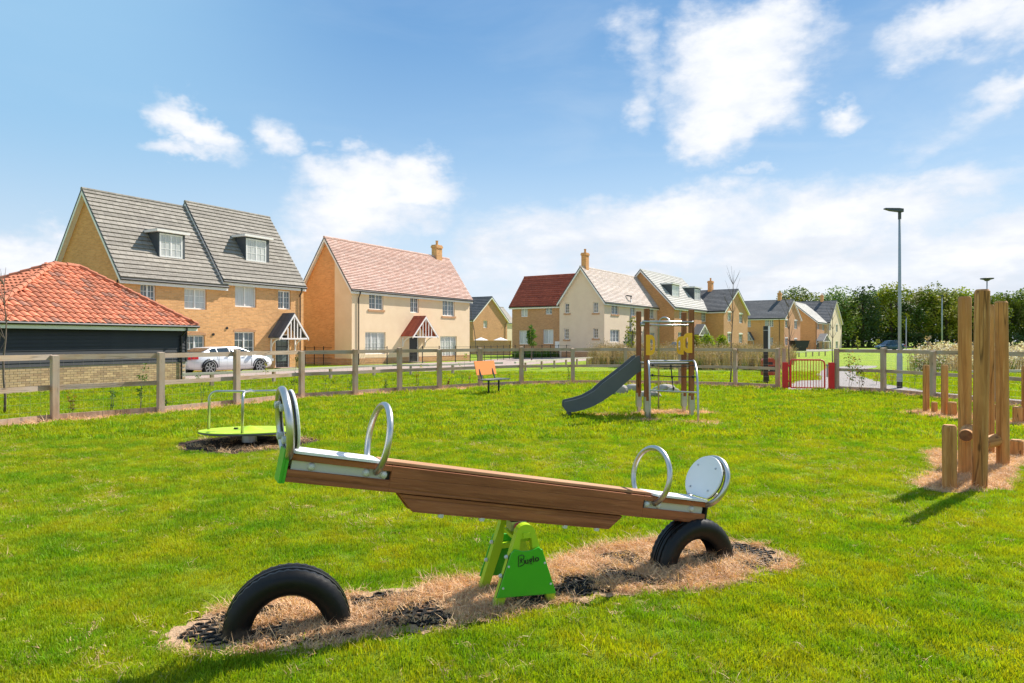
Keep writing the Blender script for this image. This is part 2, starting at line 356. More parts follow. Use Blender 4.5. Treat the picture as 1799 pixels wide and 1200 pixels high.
# ================================================================ GROUND
def lawn_mat():
    m = bpy.data.materials.new('lawn'); m.use_nodes = True; t = NT(m.node_tree)
    pos = t.n('ShaderNodeNewGeometry').outputs['Position']
    a = t.noise(pos, .9, 6, .65)[0]; b = t.noise(pos, 7, 6, .7)[0]; c = t.noise(pos, 70, 4, .7)[0]; e = t.noise(pos, .22, 3, .5)[0]
    col = t.mix(t.ss(a, .35, .68), (.145,.28,.005), (.31,.38,.010))
    col = t.mix(t.ss(b, .42, .72, 0., .6), col, (.34,.34,.04)); col = t.mix(t.ss(c, .52, .36, 0., .7), col, (.06,.11,.006))
    col = t.mix(t.ss(e, .5, .7, 0., .35), col, (.25,.31,.03))
    bs = t.n('ShaderNodeBsdfPrincipled', {'Base Color': col, 'Roughness': .9, 'Specular IOR Level': .15})
    bm = t.n('ShaderNodeBump', {'Height': t.m('ADD', t.m('MULTIPLY', b, .6), c), 'Strength': .9, 'Distance': .04})
    t.t.links.new(bm.outputs[0], bs.inputs['Normal']); t.n('ShaderNodeOutputMaterial', {0: bs.outputs[0]}); return m
LAWN = lawn_mat()
def dirt_mat(name, c1, c2, c3, sc=1.):
    m = bpy.data.materials.new(name); m.use_nodes = True; t = NT(m.node_tree)
    pos = t.n('ShaderNodeNewGeometry').outputs['Position']
    a = t.noise(pos, 2.5*sc, 6, .7)[0]; b = t.noise(pos, 45*sc, 5, .75)[0]
    col = t.mix(t.ss(a, .4, .62), c1, c2); col = t.mix(t.ss(b, .5, .7, 0., .8), col, c3)
    bs = t.n('ShaderNodeBsdfPrincipled', {'Base Color': col, 'Roughness': .95, 'Specular IOR Level': .1})
    bm = t.n('ShaderNodeBump', {'Height': b, 'Strength': 1., 'Distance': .03})
    t.t.links.new(bm.outputs[0], bs.inputs['Normal']); t.n('ShaderNodeOutputMaterial', {0: bs.outputs[0]}); return m
STRAWG = dirt_mat('dead_grass_ground', (.66,.44,.27), (.54,.34,.20), (.36,.215,.125))
SOIL = dirt_mat('dark_soil', (.045,.03,.022), (.10,.065,.045), (.02,.016,.014))
ROADM = dirt_mat('pink_paving', (.42,.33,.29), (.38,.30,.265), (.33,.26,.23), .6)
PATHM = dirt_mat('path_asphalt', (.36,.32,.30), (.33,.30,.285), (.28,.25,.24), 1.2)
FIELD = lambda: None
S = 900
mb = MB(); xs = [-S, -60, 60, S]; ys = [-60, 0, 60, S]
for i in range(3):
    for j in range(3): mb.quad((xs[i], ys[j], 0), (xs[i+1], ys[j], 0), (xs[i+1], ys[j+1], 0), (xs[i], ys[j+1], 0))
tag(mb.build('lawn', LAWN), kind='structure')
def vnoise(x, y, s=1., seed=0.):
    return (np.sin(x*1.7*s+seed+1.3*np.sin(y*1.1*s+seed))+np.sin(y*2.3*s+1.7*seed+1.1*np.sin(x*1.9*s))+.6*np.sin((x+y)*4.1*s+seed*2)+.6*np.sin((x-y)*5.3*s-seed))/3.2
def inside(poly, x, y):
    r = np.zeros(x.shape, bool); n = len(poly)
    for i in range(n):
        x1, y1 = poly[i][:2]; x2, y2 = poly[(i+1) % n][:2]
        c = ((y1 > y) != (y2 > y)) & (x < (x2-x1)*(y-y1)/((y2-y1) if abs(y2-y1) > 1e-9 else 1e-9)+x1); r ^= c
    return r
def sheet(name, pts, z, m, kind='structure', **k):
    o = MB().poly(*[(p[0], p[1], z) for p in pts]).build(name, m); tag(o, kind=kind, **k); return o
road = [G(*p) for p in ((-330,700),(-100,690),(150,678),(330,669),(530,660),(620,657),(700,655),(835,649),(900,643),(1040,633),(1060,626),(1180,621),(1180,617),(1040,621),(900,629),(835,634),(700,640),(560,646),(440,652),(345,659),(150,664),(-330,680))]
sheet('road', road, .006, ROADM)
drive = [G(*p) for p in ((300,668),(345,659),(440,652),(520,648),(505,645),(380,652),(322,659),(300,662))]
path1 = [G(*p) for p in ((1376,684),(1392,672),(1404,669),(1440,668),(1432,658),(1452,647),(1500,642),(1542,643),(1538,646),(1505,650),(1512,660),(1560,676),(1640,689),(1799,703),(2300,745),(2300,760),(1799,713),(1700,704),(1600,694),(1480,686.5))]
sheet('path', path1, .008, PATHM)
far_road = [G(*p) for p in ((1380,617),(1500,615.5),(1700,615),(2200,615),(2200,613.5),(1500,613.5),(1380,614.5))]
sheet('lane', far_road, .008, PATHM)
def blob(cx, cy, rx, ry, rot, n=90, seed=1., amp=.13):
    out = []; c, s = math.cos(rot), math.sin(rot)
    for k in range(n):
        a = 2*math.pi*k/n; w = 1+amp*(math.sin(3*a+seed)+.6*math.sin(7*a+2*seed)+.4*math.sin(13*a+3*seed))*.7
        x, y = rx*w*math.cos(a), ry*w*math.sin(a); out.append((cx+x*c-y*s, cy+x*s+y*c))
    return out
def capsule(pts, rs, n=10, seed=0., amp=.06):
    L, Rr = [], []
    for k, (x, y) in enumerate(pts):
        a = pts[max(k-1, 0)]; b = pts[min(k+1, len(pts)-1)]; dx, dy = b[0]-a[0], b[1]-a[1]; l = math.hypot(dx, dy); nx, ny = -dy/l, dx/l
        w = rs[k]*(1+amp*math.sin(k*2.3+seed)); w2 = rs[k]*(1+amp*math.sin(k*1.7+seed+2))
        L.append((x+nx*w, y+ny*w)); Rr.append((x-nx*w2, y-ny*w2))
    return L+Rr[::-1]
def lerp_line(a, b, n): return [(a[0]+(b[0]-a[0])*k/n, a[1]+(b[1]-a[1])*k/n) for k in range(n+1)]
pw = [(285,1128),(300,1108),(335,1090),(380,1076),(450,1058),(560,1048),(640,1042),(720,1030),(800,1020),(850,1012),(930,1000),(1000,978),(1045,962),(1110,953),(1200,948),(1290,950),(1350,962),(1385,975),(1398,988),(1380,1002),(1320,1012),(1290,1026),(1220,1036),(1140,1040),(1080,1046),(1040,1056),(985,1062),(930,1074),(870,1086),(820,1100),(740,1112),(660,1122),(590,1134),(520,1142),(420,1148),(330,1144),(295,1138)]
patches = {}
def densify(P, k=5, amp=.03, seed=0.):
    out = []
    for i in range(len(P)):
        a, b = P[i], P[(i+1) % len(P)]
        for j in range(k):
            x, y = a[0]+(b[0]-a[0])*j/k, a[1]+(b[1]-a[1])*j/k
            out.append((x+amp*math.sin(9*x+17*y+seed+j), y+amp*math.sin(13*x-7*y+seed+2*j)))
    return out
patches['seesaw'] = densify([G(*p) for p in pw])
patches['logs'] = densify([G(*p) for p in ((1598,850),(1612,838),(1640,828),(1632,800),(1615,796),(1640,789),(1680,796),(1740,790),(1799,775),(1900,775),(1960,800),(1840,812),(1799,815),(1785,830),(1788,848),(1775,862),(1720,864),(1660,866),(1625,862))])
patches['slide'] = blob(2.2, 14.55, .62, .16, 0, seed=2)
patches['tower'] = blob(3.5, 15.0, .95, .55, .1, seed=3)
patches['net_left'] = blob(2.75, 13.55, .5, .22, .1, seed=4)
patches['net_right'] = blob(3.65, 13.25, .45, .22, .1, seed=5)
patches['back_logs'] = densify([G(*p) for p in ((1575,725),(1620,721),(1700,728),(1799,744),(1900,750),(1900,762),(1799,752),(1740,744),(1660,738),(1600,730))])
bare_sheets = []
for k, (nm, P) in enumerate(patches.items()):
    bare_sheets.append(tag(MB().poly(*[(p[0], p[1], .004+.0005*k) for p in P]).build('bare_ground', STRAWG), kind='structure'))
PIT = blob(-4.1, 10.55, 1.06, .92, 0, seed=6, amp=.06)
tag(MB().poly(*[(p[0], p[1], .005) for p in PIT]).build('soil_patch', SOIL), kind='structure')
# fence line
FL = [(-150,768),(-60,757),(96,740),(282,725.5),(416,712),(530,699.5),(624,694),(702,688),(772,684.5),(843.7,679.8),(916,676.2),(1006.4,674.5),(1099.3,674.5),(1195,676),(1292,678.5),(1366.5,682.5)]
FR = [(1470,685.5),(1552,690),(1638,698.5),(1742,709),(1880,724),(2080,748)]
GL, GR = [G(*p) for p in FL], [G(*p) for p in FR]
strip = []
for pl, sd_ in ((GL, 1), (GR, 1)):
    pts = []
    for a, b in zip(pl[:-1], pl[1:]): pts += [(a.x+(b.x-a.x)*j/6, a.y+(b.y-a.y)*j/6-.10) for j in range(6)]
    pts.append((pl[-1].x, pl[-1].y-.1))
    P = capsule(pts, [.27]*len(pts), seed=1.5, amp=.5); strip.append(P)
    tag(MB().poly(*[(p[0], p[1], .0035) for p in P]).build('bare_ground', STRAWG), kind='structure')
bed1 = [G(*p) for p in ((1030,643),(1100,647),(1200,650),(1372,652),(1400,634),(1300,626),(1200,625),(1060,626))]
bed2 = [G(*p) for p in ((1600,652),(1680,655),(1799,656),(2100,662),(2100,630),(1799,628),(1640,630))]
noblade = [road, path1]

# ================================================================ GRASS (instanced tufts)
HID = bpy.data.collections.new('tufts')                             # source meshes, not linked into the scene
def tuft(name, nb, h, w, spread, m, lean=.5, seg=2):
    mb = MB()
    for k in range(nb):
        a = random.uniform(0, 6.283); r = spread*math.sqrt(random.random()); x, y = r*math.cos(a), r*math.sin(a)
        hh = h*random.uniform(.5, 1.15); b = random.uniform(0, 6.283); l = random.uniform(.1, lean)*hh
        dx, dy = math.cos(b)*l, math.sin(b)*l; c = random.uniform(0, 3.14); wx, wy = math.cos(c)*w/2, math.sin(c)*w/2
        p0, p1 = (x-wx, y-wy, -.004), (x+wx, y+wy, -.004); q0, q1 = (x+dx*.35-wx*.8, y+dy*.35-wy*.8, hh*.6), (x+dx*.35+wx*.8, y+dy*.35+wy*.8, hh*.6)
        mb.quad(p0, p1, q1, q0); mb.quad(q0, q1, (x+dx, y+dy, hh))
    o = bpy.data.objects.new(name, mb.mesh(name, m)); return o
def scatter_tree(name, src):
    g = bpy.data.node_groups.new(name, 'GeometryNodeTree'); g.interface.new_socket('Geometry', in_out='INPUT', socket_type='NodeSocketGeometry')
    g.interface.new_socket('Geometry', in_out='OUTPUT', socket_type='NodeSocketGeometry')
    N, L = g.nodes, g.links; i = N.new('NodeGroupInput'); o = N.new('NodeGroupOutput')
    ci = N.new('GeometryNodeCollectionInfo'); ci.inputs[0].default_value = src; ci.inputs['Separate Children'].default_value = True; ci.inputs['Reset Children'].default_value = True
    mp = N.new('GeometryNodeMeshToPoints'); io = N.new('GeometryNodeInstanceOnPoints'); io.inputs['Pick Instance'].default_value = True
    def at(nm, ty):
        a = N.new('GeometryNodeInputNamedAttribute'); a.data_type = ty; a.inputs[0].default_value = nm; return a.outputs[0]
    L.new(i.outputs[0], mp.inputs[0]); L.new(mp.outputs[0], io.inputs['Points']); L.new(ci.outputs[0], io.inputs['Instance'])
    L.new(at('pick', 'INT'), io.inputs['Instance Index']); L.new(at('scl', 'FLOAT_VECTOR'), io.inputs['Scale'])
    er = N.new('FunctionNodeEulerToRotation'); L.new(at('rot', 'FLOAT_VECTOR'), er.inputs[0]); L.new(er.outputs[0], io.inputs['Rotation'])
    L.new(io.outputs[0], o.inputs[0]); return g
def scatter(name, P, scl, src, nsrc, label=None, cat=None, tilt=.15):
    n = len(P); me = bpy.data.meshes.new(name); me.vertices.add(n); me.vertices.foreach_set('co', P.astype(np.float32).ravel())
    a = me.attributes.new('scl', 'FLOAT_VECTOR', 'POINT'); s3 = scl if scl.ndim == 2 else np.stack([scl]*3, 1); a.data.foreach_set('vector', s3.astype(np.float32).ravel())
    a = me.attributes.new('rot', 'FLOAT_VECTOR', 'POINT')
    a.data.foreach_set('vector', np.stack([rng.normal(0, tilt, n), rng.normal(0, tilt, n), rng.uniform(0, 6.28, n)], 1).astype(np.float32).ravel())
    a = me.attributes.new('pick', 'INT', 'POINT'); a.data.foreach_set('value', rng.integers(0, nsrc, n).astype(np.int32)); me.update()
    o = bpy.data.objects.new(name, me); COL.objects.link(o); md = o.modifiers.new('scatter', 'NODES'); md.node_group = scatter_tree(name+'_nodes', src)
    return tag(o, label, cat, kind='stuff')
def source(name, objs):
    c = bpy.data.collections.new(name)
    for o in objs: c.objects.link(o)
    return c
gsrc = source('grass_source', [tuft('tuft', 30, .028, .0042, .06, GRASS, .8) for _ in range(5)])
gsrc2 = source('grass_source_far', [tuft('tuft', 22, .05, .011, .11, GRASS, .8) for _ in range(4)])
ssrc = source('straw_source', [tuft('straw_tuft', 16, .030, .0032, .05, STRAW, 3.2) for _ in range(4)])
def frustum_pts(y0, y1, dens, margin=.8):
    a = .76; n = int(dens*((y1**2-y0**2)*a+2*margin*(y1-y0)))
    y = np.sqrt(rng.uniform(y0**2, y1**2, n)) if y0 > 0 else rng.uniform(y0, y1, n); x = rng.uniform(-1, 1, n)*(a*y+margin); return x, y
allbare = list(patches.values())+[PIT]+strip
def grass_band(y0, y1, dens, sc, src, ns, name):
    x, y = frustum_pts(y0, y1, dens); keep = np.ones(x.shape, bool)
    jx, jy = x+rng.normal(0, .028, x.shape), y+rng.normal(0, .028, x.shape)
    for k, P in enumerate(allbare):
        keep &= ~inside(P, jx, jy)
    for P in noblade: keep &= ~inside(P, x, y)
    g = vnoise(x, y, 1.3, 2.)+.5*vnoise(x, y, 4.1, 5.)
    keep &= rng.random(x.shape) < np.clip(1.05+.4*g, .55, 1)
    x, y, g = x[keep], y[keep], g[keep]; s = sc*(1+.16*g)*rng.uniform(.6, 1.35, x.shape)
    return scatter(name, np.stack([x, y, np.zeros_like(x)], 1), s, src, ns)
grass_band(2.2, 6.0, 700, 1.0, gsrc, 5, 'grass'); grass_band(6.0, 11, 380, 1.15, gsrc, 5, 'grass')
grass_band(11, 20, 110, 1.2, gsrc2, 4, 'grass'); grass_band(20, 34, 34, 1.6, gsrc2, 4, 'grass')
# straw on the bare ground
def straw(P, dens, hole=None, sc=1.):
    P = np.array([p[:2] for p in P]); lo, hi = P.min(0)-.08, P.max(0)+.08; n = int(dens*np.prod(hi-lo))
    x, y = rng.uniform(lo[0], hi[0], n), rng.uniform(lo[1], hi[1], n); jx, jy = x+rng.normal(0, .035, n), y+rng.normal(0, .035, n)
    k = inside(P, jx, jy)
    if hole is not None: k &= hole(x, y)
    return x[k], y[k], sc
MATS_POS = [(-1.16, 3.86, 1.55, .80), (.42, 4.42, 1.1, .70), (1.42, 4.98, 1.45, .90)]
def mat_hole(x, y):
    keep = np.ones(x.shape, bool); c, s = math.cos(R(24)), math.sin(R(24))
    for k, (mx, my, L, D) in enumerate(MATS_POS):
        u = (x-mx)*c+(y-my)*s; v = -(x-mx)*s+(y-my)*c; ins = (abs(u) < L/2) & (abs(v) < D/2)
        g = vnoise(x, y, 2.6, k+1.)+.6*vnoise(x, y, 8., k+4.); thr = (-.05, -.33, -.10)[k]
        keep &= ~(ins & (g < thr) & (rng.random(x.shape) < .965))
    return keep
sx, sy, sz = [], [], []
for nm, P in patches.items():
    x, y, sc = straw(P, 2300 if nm == 'seesaw' else (700 if nm == 'logs' else 250), mat_hole if nm == 'seesaw' else None, 1. if nm in ('seesaw', 'logs') else 1.4)
    sx.append(x); sy.append(y); sz.append(np.full(x.shape, sc))
for P in strip:
    x, y, sc = straw(P, 70); sx.append(x); sy.append(y); sz.append(np.full(x.shape, 2.0))
x, y, sc = straw(PIT, 160, lambda x, y: vnoise(x, y, 3, 1.) > .25); sx.append(x); sy.append(y); sz.append(np.full(x.shape, 1.3))
x, y = frustum_pts(2.4, 18, 110); g = (vnoise(x, y, .9, 8.)+.6*vnoise(x, y, 3.7, 3.)) > rng.uniform(-.3, 1.5, x.shape); sx.append(x[g]); sy.append(y[g]); sz.append(np.full(g.sum(), .8))   # thatch in the lawn
sx, sy, sz = map(np.concatenate, (sx, sy, sz))
s3 = np.stack([sz*rng.uniform(.7, 1.4, sz.shape)]*3, 1); s3[:, 2] *= .65
scatter('dry_grass', np.stack([sx, sy, np.full_like(sx, .011)], 1), s3, ssrc, 4, tilt=.3)
# rubber mats: hexagonal mesh
for k, (mx, my, L, D) in enumerate(MATS_POS):
    mb = MB(); p = .062; ro, ri = p*.555, p*.40
    for i in range(int(L/p)):
        for j in range(int(D/(p*.866))):
            x0, y0 = -L/2+(i+.5*(j % 2))*p, -D/2+j*p*.866; n = 6; b = len(mb.v)
            wx, wy = mx+x0*math.cos(R(24))-y0*math.sin(R(24)), my+x0*math.sin(R(24))+y0*math.cos(R(24))
            if not inside(patches['seesaw'], np.array([wx, wx-.10, wx+.10, wx]), np.array([wy-.09, wy, wy, wy+.09])).all(): continue
            dz = -.004+.005*math.sin(5*x0+k)*math.cos(6*y0)
            for r_, z_ in ((ro, .0), (ro, .015), (ri, .015), (ri, .0)):
                for q in range(n): a = R(30)+q*R(60); mb.v.append((x0+r_*math.cos(a), y0+r_*math.sin(a), z_+dz))
            for lv in range(3):
                for q in range(n): mb.f.append((b+lv*n+q, b+lv*n+(q+1) % n, b+(lv+1)*n+(q+1) % n, b+(lv+1)*n+q)); mb.mi.append(0)
    o = mb.build('rubber_mat', MATR); o.location = (mx, my, .005); o.rotation_euler = (0, 0, R(24))
    tag(o, ['black honeycomb rubber mat under the nearest half-buried tyre', 'black honeycomb rubber mat in straw beside the green seesaw support', 'black honeycomb rubber mat around the farther tyre of the seesaw'][k], 'rubber mat')
# ================================================================ HOUSES
def prism_y(mb, pts, a, b, m=0): return mb.prism(pts, a, b, lambda u, v, w: (u, w, v), m)
class House:
    def __init__(s, name, label, O, vp, Lu, Lv, He, Hr, ridge, wP, wQ, roofm, z0=-.3, cat='house', plinth=None, rows=18, over=.25, group=None):
        s.u, s.v = axes(vp); s.O = Vector(O); s.O.z = 0; s.Lu, s.Lv, s.He, s.Hr, s.ridge = Lu, Lv, He, Hr, ridge
        s.root = root(name, s.O, math.atan2(s.u.y, s.u.x), label, cat, group); s.roofm = roofm; s.open = {'P': [], 'Q': []}
        s.wP, s.wQ, s.z0, s.rows, s.over, s.plinth = wP, wQ, z0, rows, over, plinth
    def fp(s, face, px): d = s.u if face == 'P' else s.v; return hit(s.O, d, px)
    def fz(s, face, px, py): d = s.u if face == 'P' else s.v; return zat(s.O+d*hit(s.O, d, px), py)
    def rect(s, face, px0, px1, py0, py1):
        a, b = s.fp(face, px0), s.fp(face, px1); pm = (px0+px1)/2
        z0, z1 = s.fz(face, pm, py1), s.fz(face, pm, py0); a, b = min(a, b), max(a, b); return a, b, z0, z1
    def pt(s, face, a, d, z): return (a, d, z) if face == 'P' else (d, a, z)
    def fbox(s, mb, face, a0, a1, d0, d1, z0, z1, m=0):
        return mb.box(a0, a1, d0, d1, z0, z1, m=m) if face == 'P' else mb.box(d0, d1, a0, a1, z0, z1, m=m)
    def window(s, face, r, cols=2, bars=(2, 3), pane=None, sill=None, px=True, arch=False, door=False):
        a, b, z0, z1 = s.rect(face, *r) if px else r
        s.open[face].append((a, b, z0, z1)); d = .10; w = .065
        fr = MB(); s.fbox(fr, face, a, b, d-.01, d+.06, z0, z0+w); s.fbox(fr, face, a, b, d-.01, d+.06, z1-w, z1)
        s.fbox(fr, face, a, a+w, d-.009, d+.059, z0+w, z1-w); s.fbox(fr, face, b-w, b, d-.009, d+.059, z0+w, z1-w)
        cw = (b-a)/cols
        for k in range(1, cols): s.fbox(fr, face, a+k*cw-w*.6, a+k*cw+w*.6, d-.008, d+.058, z0+w, z1-w)
        o = fr.build('window', WHITE, s.root)
        for k in range(cols):
            x0, x1 = a+k*cw+(w if k == 0 else w*.6), a+(k+1)*cw-(w if k == cols-1 else w*.6)
            p = MB(); s.fbox(p, face, x0, x1, d+.03, d+.04, z0+w, z1-w)
            p.build('pane', (pane or PANE), o)
            if bars:
                g = MB(); nb, nr = bars
                for q in range(1, nb): xx = x0+(x1-x0)*q/nb; s.fbox(g, face, xx-.011, xx+.011, d+.012, d+.028, z0+w, z1-w)
                for q in range(1, nr): zz = z0+w+(z1-z0-2*w)*q/nr; s.fbox(g, face, x0, x1, d+.014, d+.026, zz-.011, zz+.011)
                g.build('glazing_bar', WHITE, o)
        if sill is not None:
            sb = MB(); s.fbox(sb, face, a-.12, b+.12, -.05, .06, z0-.14, z0-.003); sb.build('sill', sill, o)
        if arch:
            ab = MB(); n = 8; pts = [(a-.06, z1+.003)]+[(a-.06+(b-a+.12)*k/n, z1+.10+.09*math.sin(math.pi*k/n)) for k in range(n+1)]+[(b+.06, z1+.003)]
            ab.prism(pts, -.012, .05, lambda u, v, w_: s.pt(face, u, w_, v)); ab.build('arch', arch, o)
        return o
    def door(s, face, r, m=None, lights=True, px=True):
        a, b, z0, z1 = s.rect(face, *r) if px else r
        z0 = 0.05; s.open[face].append((a, b, z0, z1)); d = .08
        fr = MB()
        s.fbox(fr, face, a, a+.07, d-.03, d+.06, z0, z1); s.fbox(fr, face, b-.07, b, d-.03, d+.06, z0, z1); s.fbox(fr, face, a+.07, b-.07, d-.029, d+.06, z1-.07, z1)
        o = MB(); s.fbox(o, face, a+.07, b-.07, d, d+.05, z0, z1-.07)
        D = o.build('door', m or DOORM, s.root); fr.build('frame', WHITE, D)
        if lights:
            g = MB()
            for i in range(2):
                for j in range(3):
                    x0 = a+.16+(b-a-.32)*i/2; x1 = x0+(b-a-.36)/2; q0 = z0+.35+(z1-z0-.6)*j/3; q1 = q0+(z1-z0-.75)/3; s.fbox(g, face, x0, x1, d-.012, d-.002, q0, q1)
            g.build('glazing', PANE, D)
        h = MB(); s.fbox(h, face, b-.16, b-.13, d-.05, d-.002, z0+.95, z0+1.08); h.build('handle', STEEL, D)
        st = MB(); s.fbox(st, face, a-.1, b+.1, -.5, -.02, -.02, .05); st.build('step', ROADM, D)
    def wallface(s, face, gable):
        L = s.Lu if face == 'P' else s.Lv; mb = MB(); rv = MB(); op = s.open[face]; z0, z1 = s.z0, s.He
        xs = sorted({0., L, *[q for o in op for q in o[:2]]}); zs = sorted({z0, z1, *[q for o in op for q in o[2:]]})
        xs = [x for x in xs if 0 <= x <= L]; zs = [z for z in zs if z0 <= z <= z1]
        for i in range(len(xs)-1):
            for j in range(len(zs)-1):
                cx, cz = (xs[i]+xs[i+1])/2, (zs[j]+zs[j+1])/2
                if any(o[0] < cx < o[1] and o[2] < cz < o[3] for o in op): continue
                mb.quad(*[s.pt(face, x, 0, z) for x, z in ((xs[i], zs[j]), (xs[i+1], zs[j]), (xs[i+1], zs[j+1]), (xs[i], zs[j+1]))])
        for a, b, q0, q1 in op:
            for (x1, y1), (x2, y2) in (((a, q0), (b, q0)), ((b, q0), (b, q1)), ((b, q1), (a, q1)), ((a, q1), (a, q0))):
                mb.quad(s.pt(face, x1, 0, y1), s.pt(face, x2, 0, y2), s.pt(face, x2, .17, y2), s.pt(face, x1, .17, y1))
        if gable: mb.quad(s.pt(face, 0, 0, z1), s.pt(face, L, 0, z1), s.pt(face, L/2, 0, s.Hr))
        mb.build('wall', s.wP if face == 'P' else s.wQ, s.root)
    def finish(s, courses=True, colour=None, dark=BLACKP, fascia=BOARDW, gutter=True):
        L, D = (s.Lu, s.Lv) if s.ridge == 'u' else (s.Lv, s.Lu); He, Hr = s.He, s.Hr; ov, rk = .28, s.over
        s.wallface('P', s.ridge == 'v'); s.wallface('Q', s.ridge == 'u')
        bk = MB(); z0 = s.z0                                         # the two walls at the back
        def T(x, y, z): return (x, y, z) if s.ridge == 'u' else (y, x, z)  # x along the ridge
        bk.quad(T(0, D, z0), T(L, D, z0), T(L, D, He), T(0, D, He)); bk.quad(T(L, 0, z0), T(L, D, z0), T(L, D, He), T(L, D/2, Hr), T(L, 0, He))
        bk.build('back_wall', s.wQ if s.ridge == 'u' else s.wP, s.root)
        sl = math.atan2(Hr-He, D/2); run = math.hypot(Hr-He, D/2)+ov
        rf = MB()                                                    # roof body below the courses
        ez = He-ov*math.sin(sl); ey = -ov*math.cos(sl); t_ = .10
        for sg in (0, 1):
            y1, y2 = (ey, D/2) if sg == 0 else (D-ey, D/2)
            pts = [T(-rk, y1, ez+.02), T(L+rk, y1, ez+.02), T(L+rk, y2, Hr+.02), T(-rk, y2, Hr+.02)]
            p2 = [(p[0], p[1], p[2]+t_) for p in pts]; b = len(rf.v); rf.v += pts+p2
            for q in ((0,3,2,1),(4,5,6,7),(0,1,5,4),(1,2,6,5),(2,3,7,6),(3,0,4,7)): rf.f.append(tuple(b+k for k in q)); rf.mi.append(0)
        roof = rf.build('roof', [s.roofm], s.root)
        if courses:
            n = s.rows; stp = run/n
            cm = MB(); lift = .055; W_ = L+2*rk; nt = max(1, int(W_/.33))
            # one course: wedge, thick at its lower edge
            cm.v += [(0, 0, 0), (W_, 0, 0), (W_, stp*1.05, 0), (0, stp*1.05, 0), (0, 0, lift), (W_, 0, lift), (W_, stp*1.05, .006), (0, stp*1.05, .006)]
            for q in ((4,5,6,7),(0,1,5,4),(1,2,6,5),(3,0,4,7)): cm.f.append(q); cm.mi.append(0)
            me = cm.mesh('tile_course', s.tile_mat)
            for sg in ((0,) if s.ridge == 'u' else (0, 1)):
                for k in range(n):
                    dist = k*stp; yy = ey+dist*math.cos(sl); zz = ez+.02+t_+.003+dist*math.sin(sl)
                    if s.ridge == 'u': put('tile_course', me, roof, (-rk, yy, zz), (sl, 0, 0))
                    elif sg == 0: put('tile_course', me, roof, (yy, L+rk, zz), (sl, 0, -math.pi/2))
                    else: put('tile_course', me, roof, (D-yy, -rk, zz), (sl, 0, math.pi/2))
        rg = MB(); rg.tube([T(-rk-.02, D/2, Hr+.10), T(L+rk+.02, D/2, Hr+.10)], .09, 8); rg.build('ridge_tiles', s.ridge_mat, roof)
        # rakes on the visible gable: dark verge over a white board
        for xg in (-rk,):
            vb, wb = MB(), MB()
            for y1, y2 in ((ey, D/2), (D-ey, D/2)):
                vb.quad(T(xg-.012, y1, ez+.03), T(xg-.012, y1, ez+.155), T(xg-.012, y2, Hr+.155), T(xg-.012, y2, Hr+.03))
                vb.quad(T(xg-.012, y1, ez+.155), T(xg+.05, y1, ez+.158), T(xg+.05, y2, Hr+.158), T(xg-.012, y2, Hr+.155))
                wb.prism([(y1, ez-.17), (y1, ez+.02), (y2, Hr+.02), (y2, Hr-.17)], xg-.006, xg+.03, lambda u, v, w: T(w, u, v))
                wb.quad(T(xg+.03, y1, ez-.1), T(.0, y1, ez-.1), T(.0, y2, Hr-.1), T(xg+.03, y2, Hr-.1))
            vb.build('verge', s.verge_mat, roof); wb.build('bargeboard', fascia, roof)
        fb = MB(); fb.box(*([-rk+.01, L+rk-.01, ey-.005, ey+.02] if s.ridge == 'u' else [ey-.005, ey+.02, -rk+.01, L+rk-.01]), ez-.17, ez+.02)
        fb.quad(T(-rk+.01, ey+.02, ez-.16), T(L+rk-.01, ey+.02, ez-.16), T(L+rk-.01, .0, ez-.16), T(-rk+.01, .0, ez-.16))
        if s.ridge == 'v': fb.box(D-ey-.02, D-ey+.005, -rk+.01, L+rk-.01, ez-.17, ez+.02)
        fb.build('fascia', fascia, roof)
        if gutter:
            gt = MB(); a, b = T(-rk, ey-.05, ez+.02), T(L+rk, ey-.05, ez+.02); gt.tube([a, b], .055, 8); gt.build('gutter', dark, roof)
    def downpipe(s, face, px=None, a=None, m=None):
        a = s.fp(face, px) if px is not None else a; ov = .28; sl = math.atan2(s.Hr-s.He, (s.Lv if s.ridge == 'u' else s.Lu)/2)
        z = s.He-ov*math.sin(sl); o = -ov*math.cos(sl)-.05
        MB().tube([s.pt(face, a, o, z), s.pt(face, a, o, z-.12), s.pt(face, a, -.06, z-.42), s.pt(face, a, -.06, 0)], .038, 7).build('downpipe', m or BLACKP, s.root)
    def chimney(s, a, along_off=0., w=.55, h=1.25, m=None, d=.5):
        """a: distance along the ridge"""
        D = s.Lv if s.ridge == 'u' else s.Lu; c = (a, D/2+along_off) if s.ridge == 'u' else (D/2+along_off, a); z = s.Hr
        mb = MB(); mb.box(c[0]-w/2, c[0]+w/2, c[1]-d/2, c[1]+d/2, z-.8, z+h-.25); mb.box(c[0]-w/2-.05, c[0]+w/2+.05, c[1]-d/2-.05, c[1]+d/2+.05, z+h-.25, z+h-.08)
        mb.box(c[0]-w/2-.01, c[0]+w/2+.01, c[1]-d/2-.01, c[1]+d/2+.01, z+h-.08, z+h)
        o = mb.build('chimney', m or BRICK_O, s.root)
        MB().lathe([(0.001, 0), (.13, 0), (.10, .1), (.10, .3), (.12, .32), (.12, .36), (.001, .36)], 12, Matrix.Translation((c[0], c[1], z+h))).build('chimney_pot', REDD if m is None else m, o)
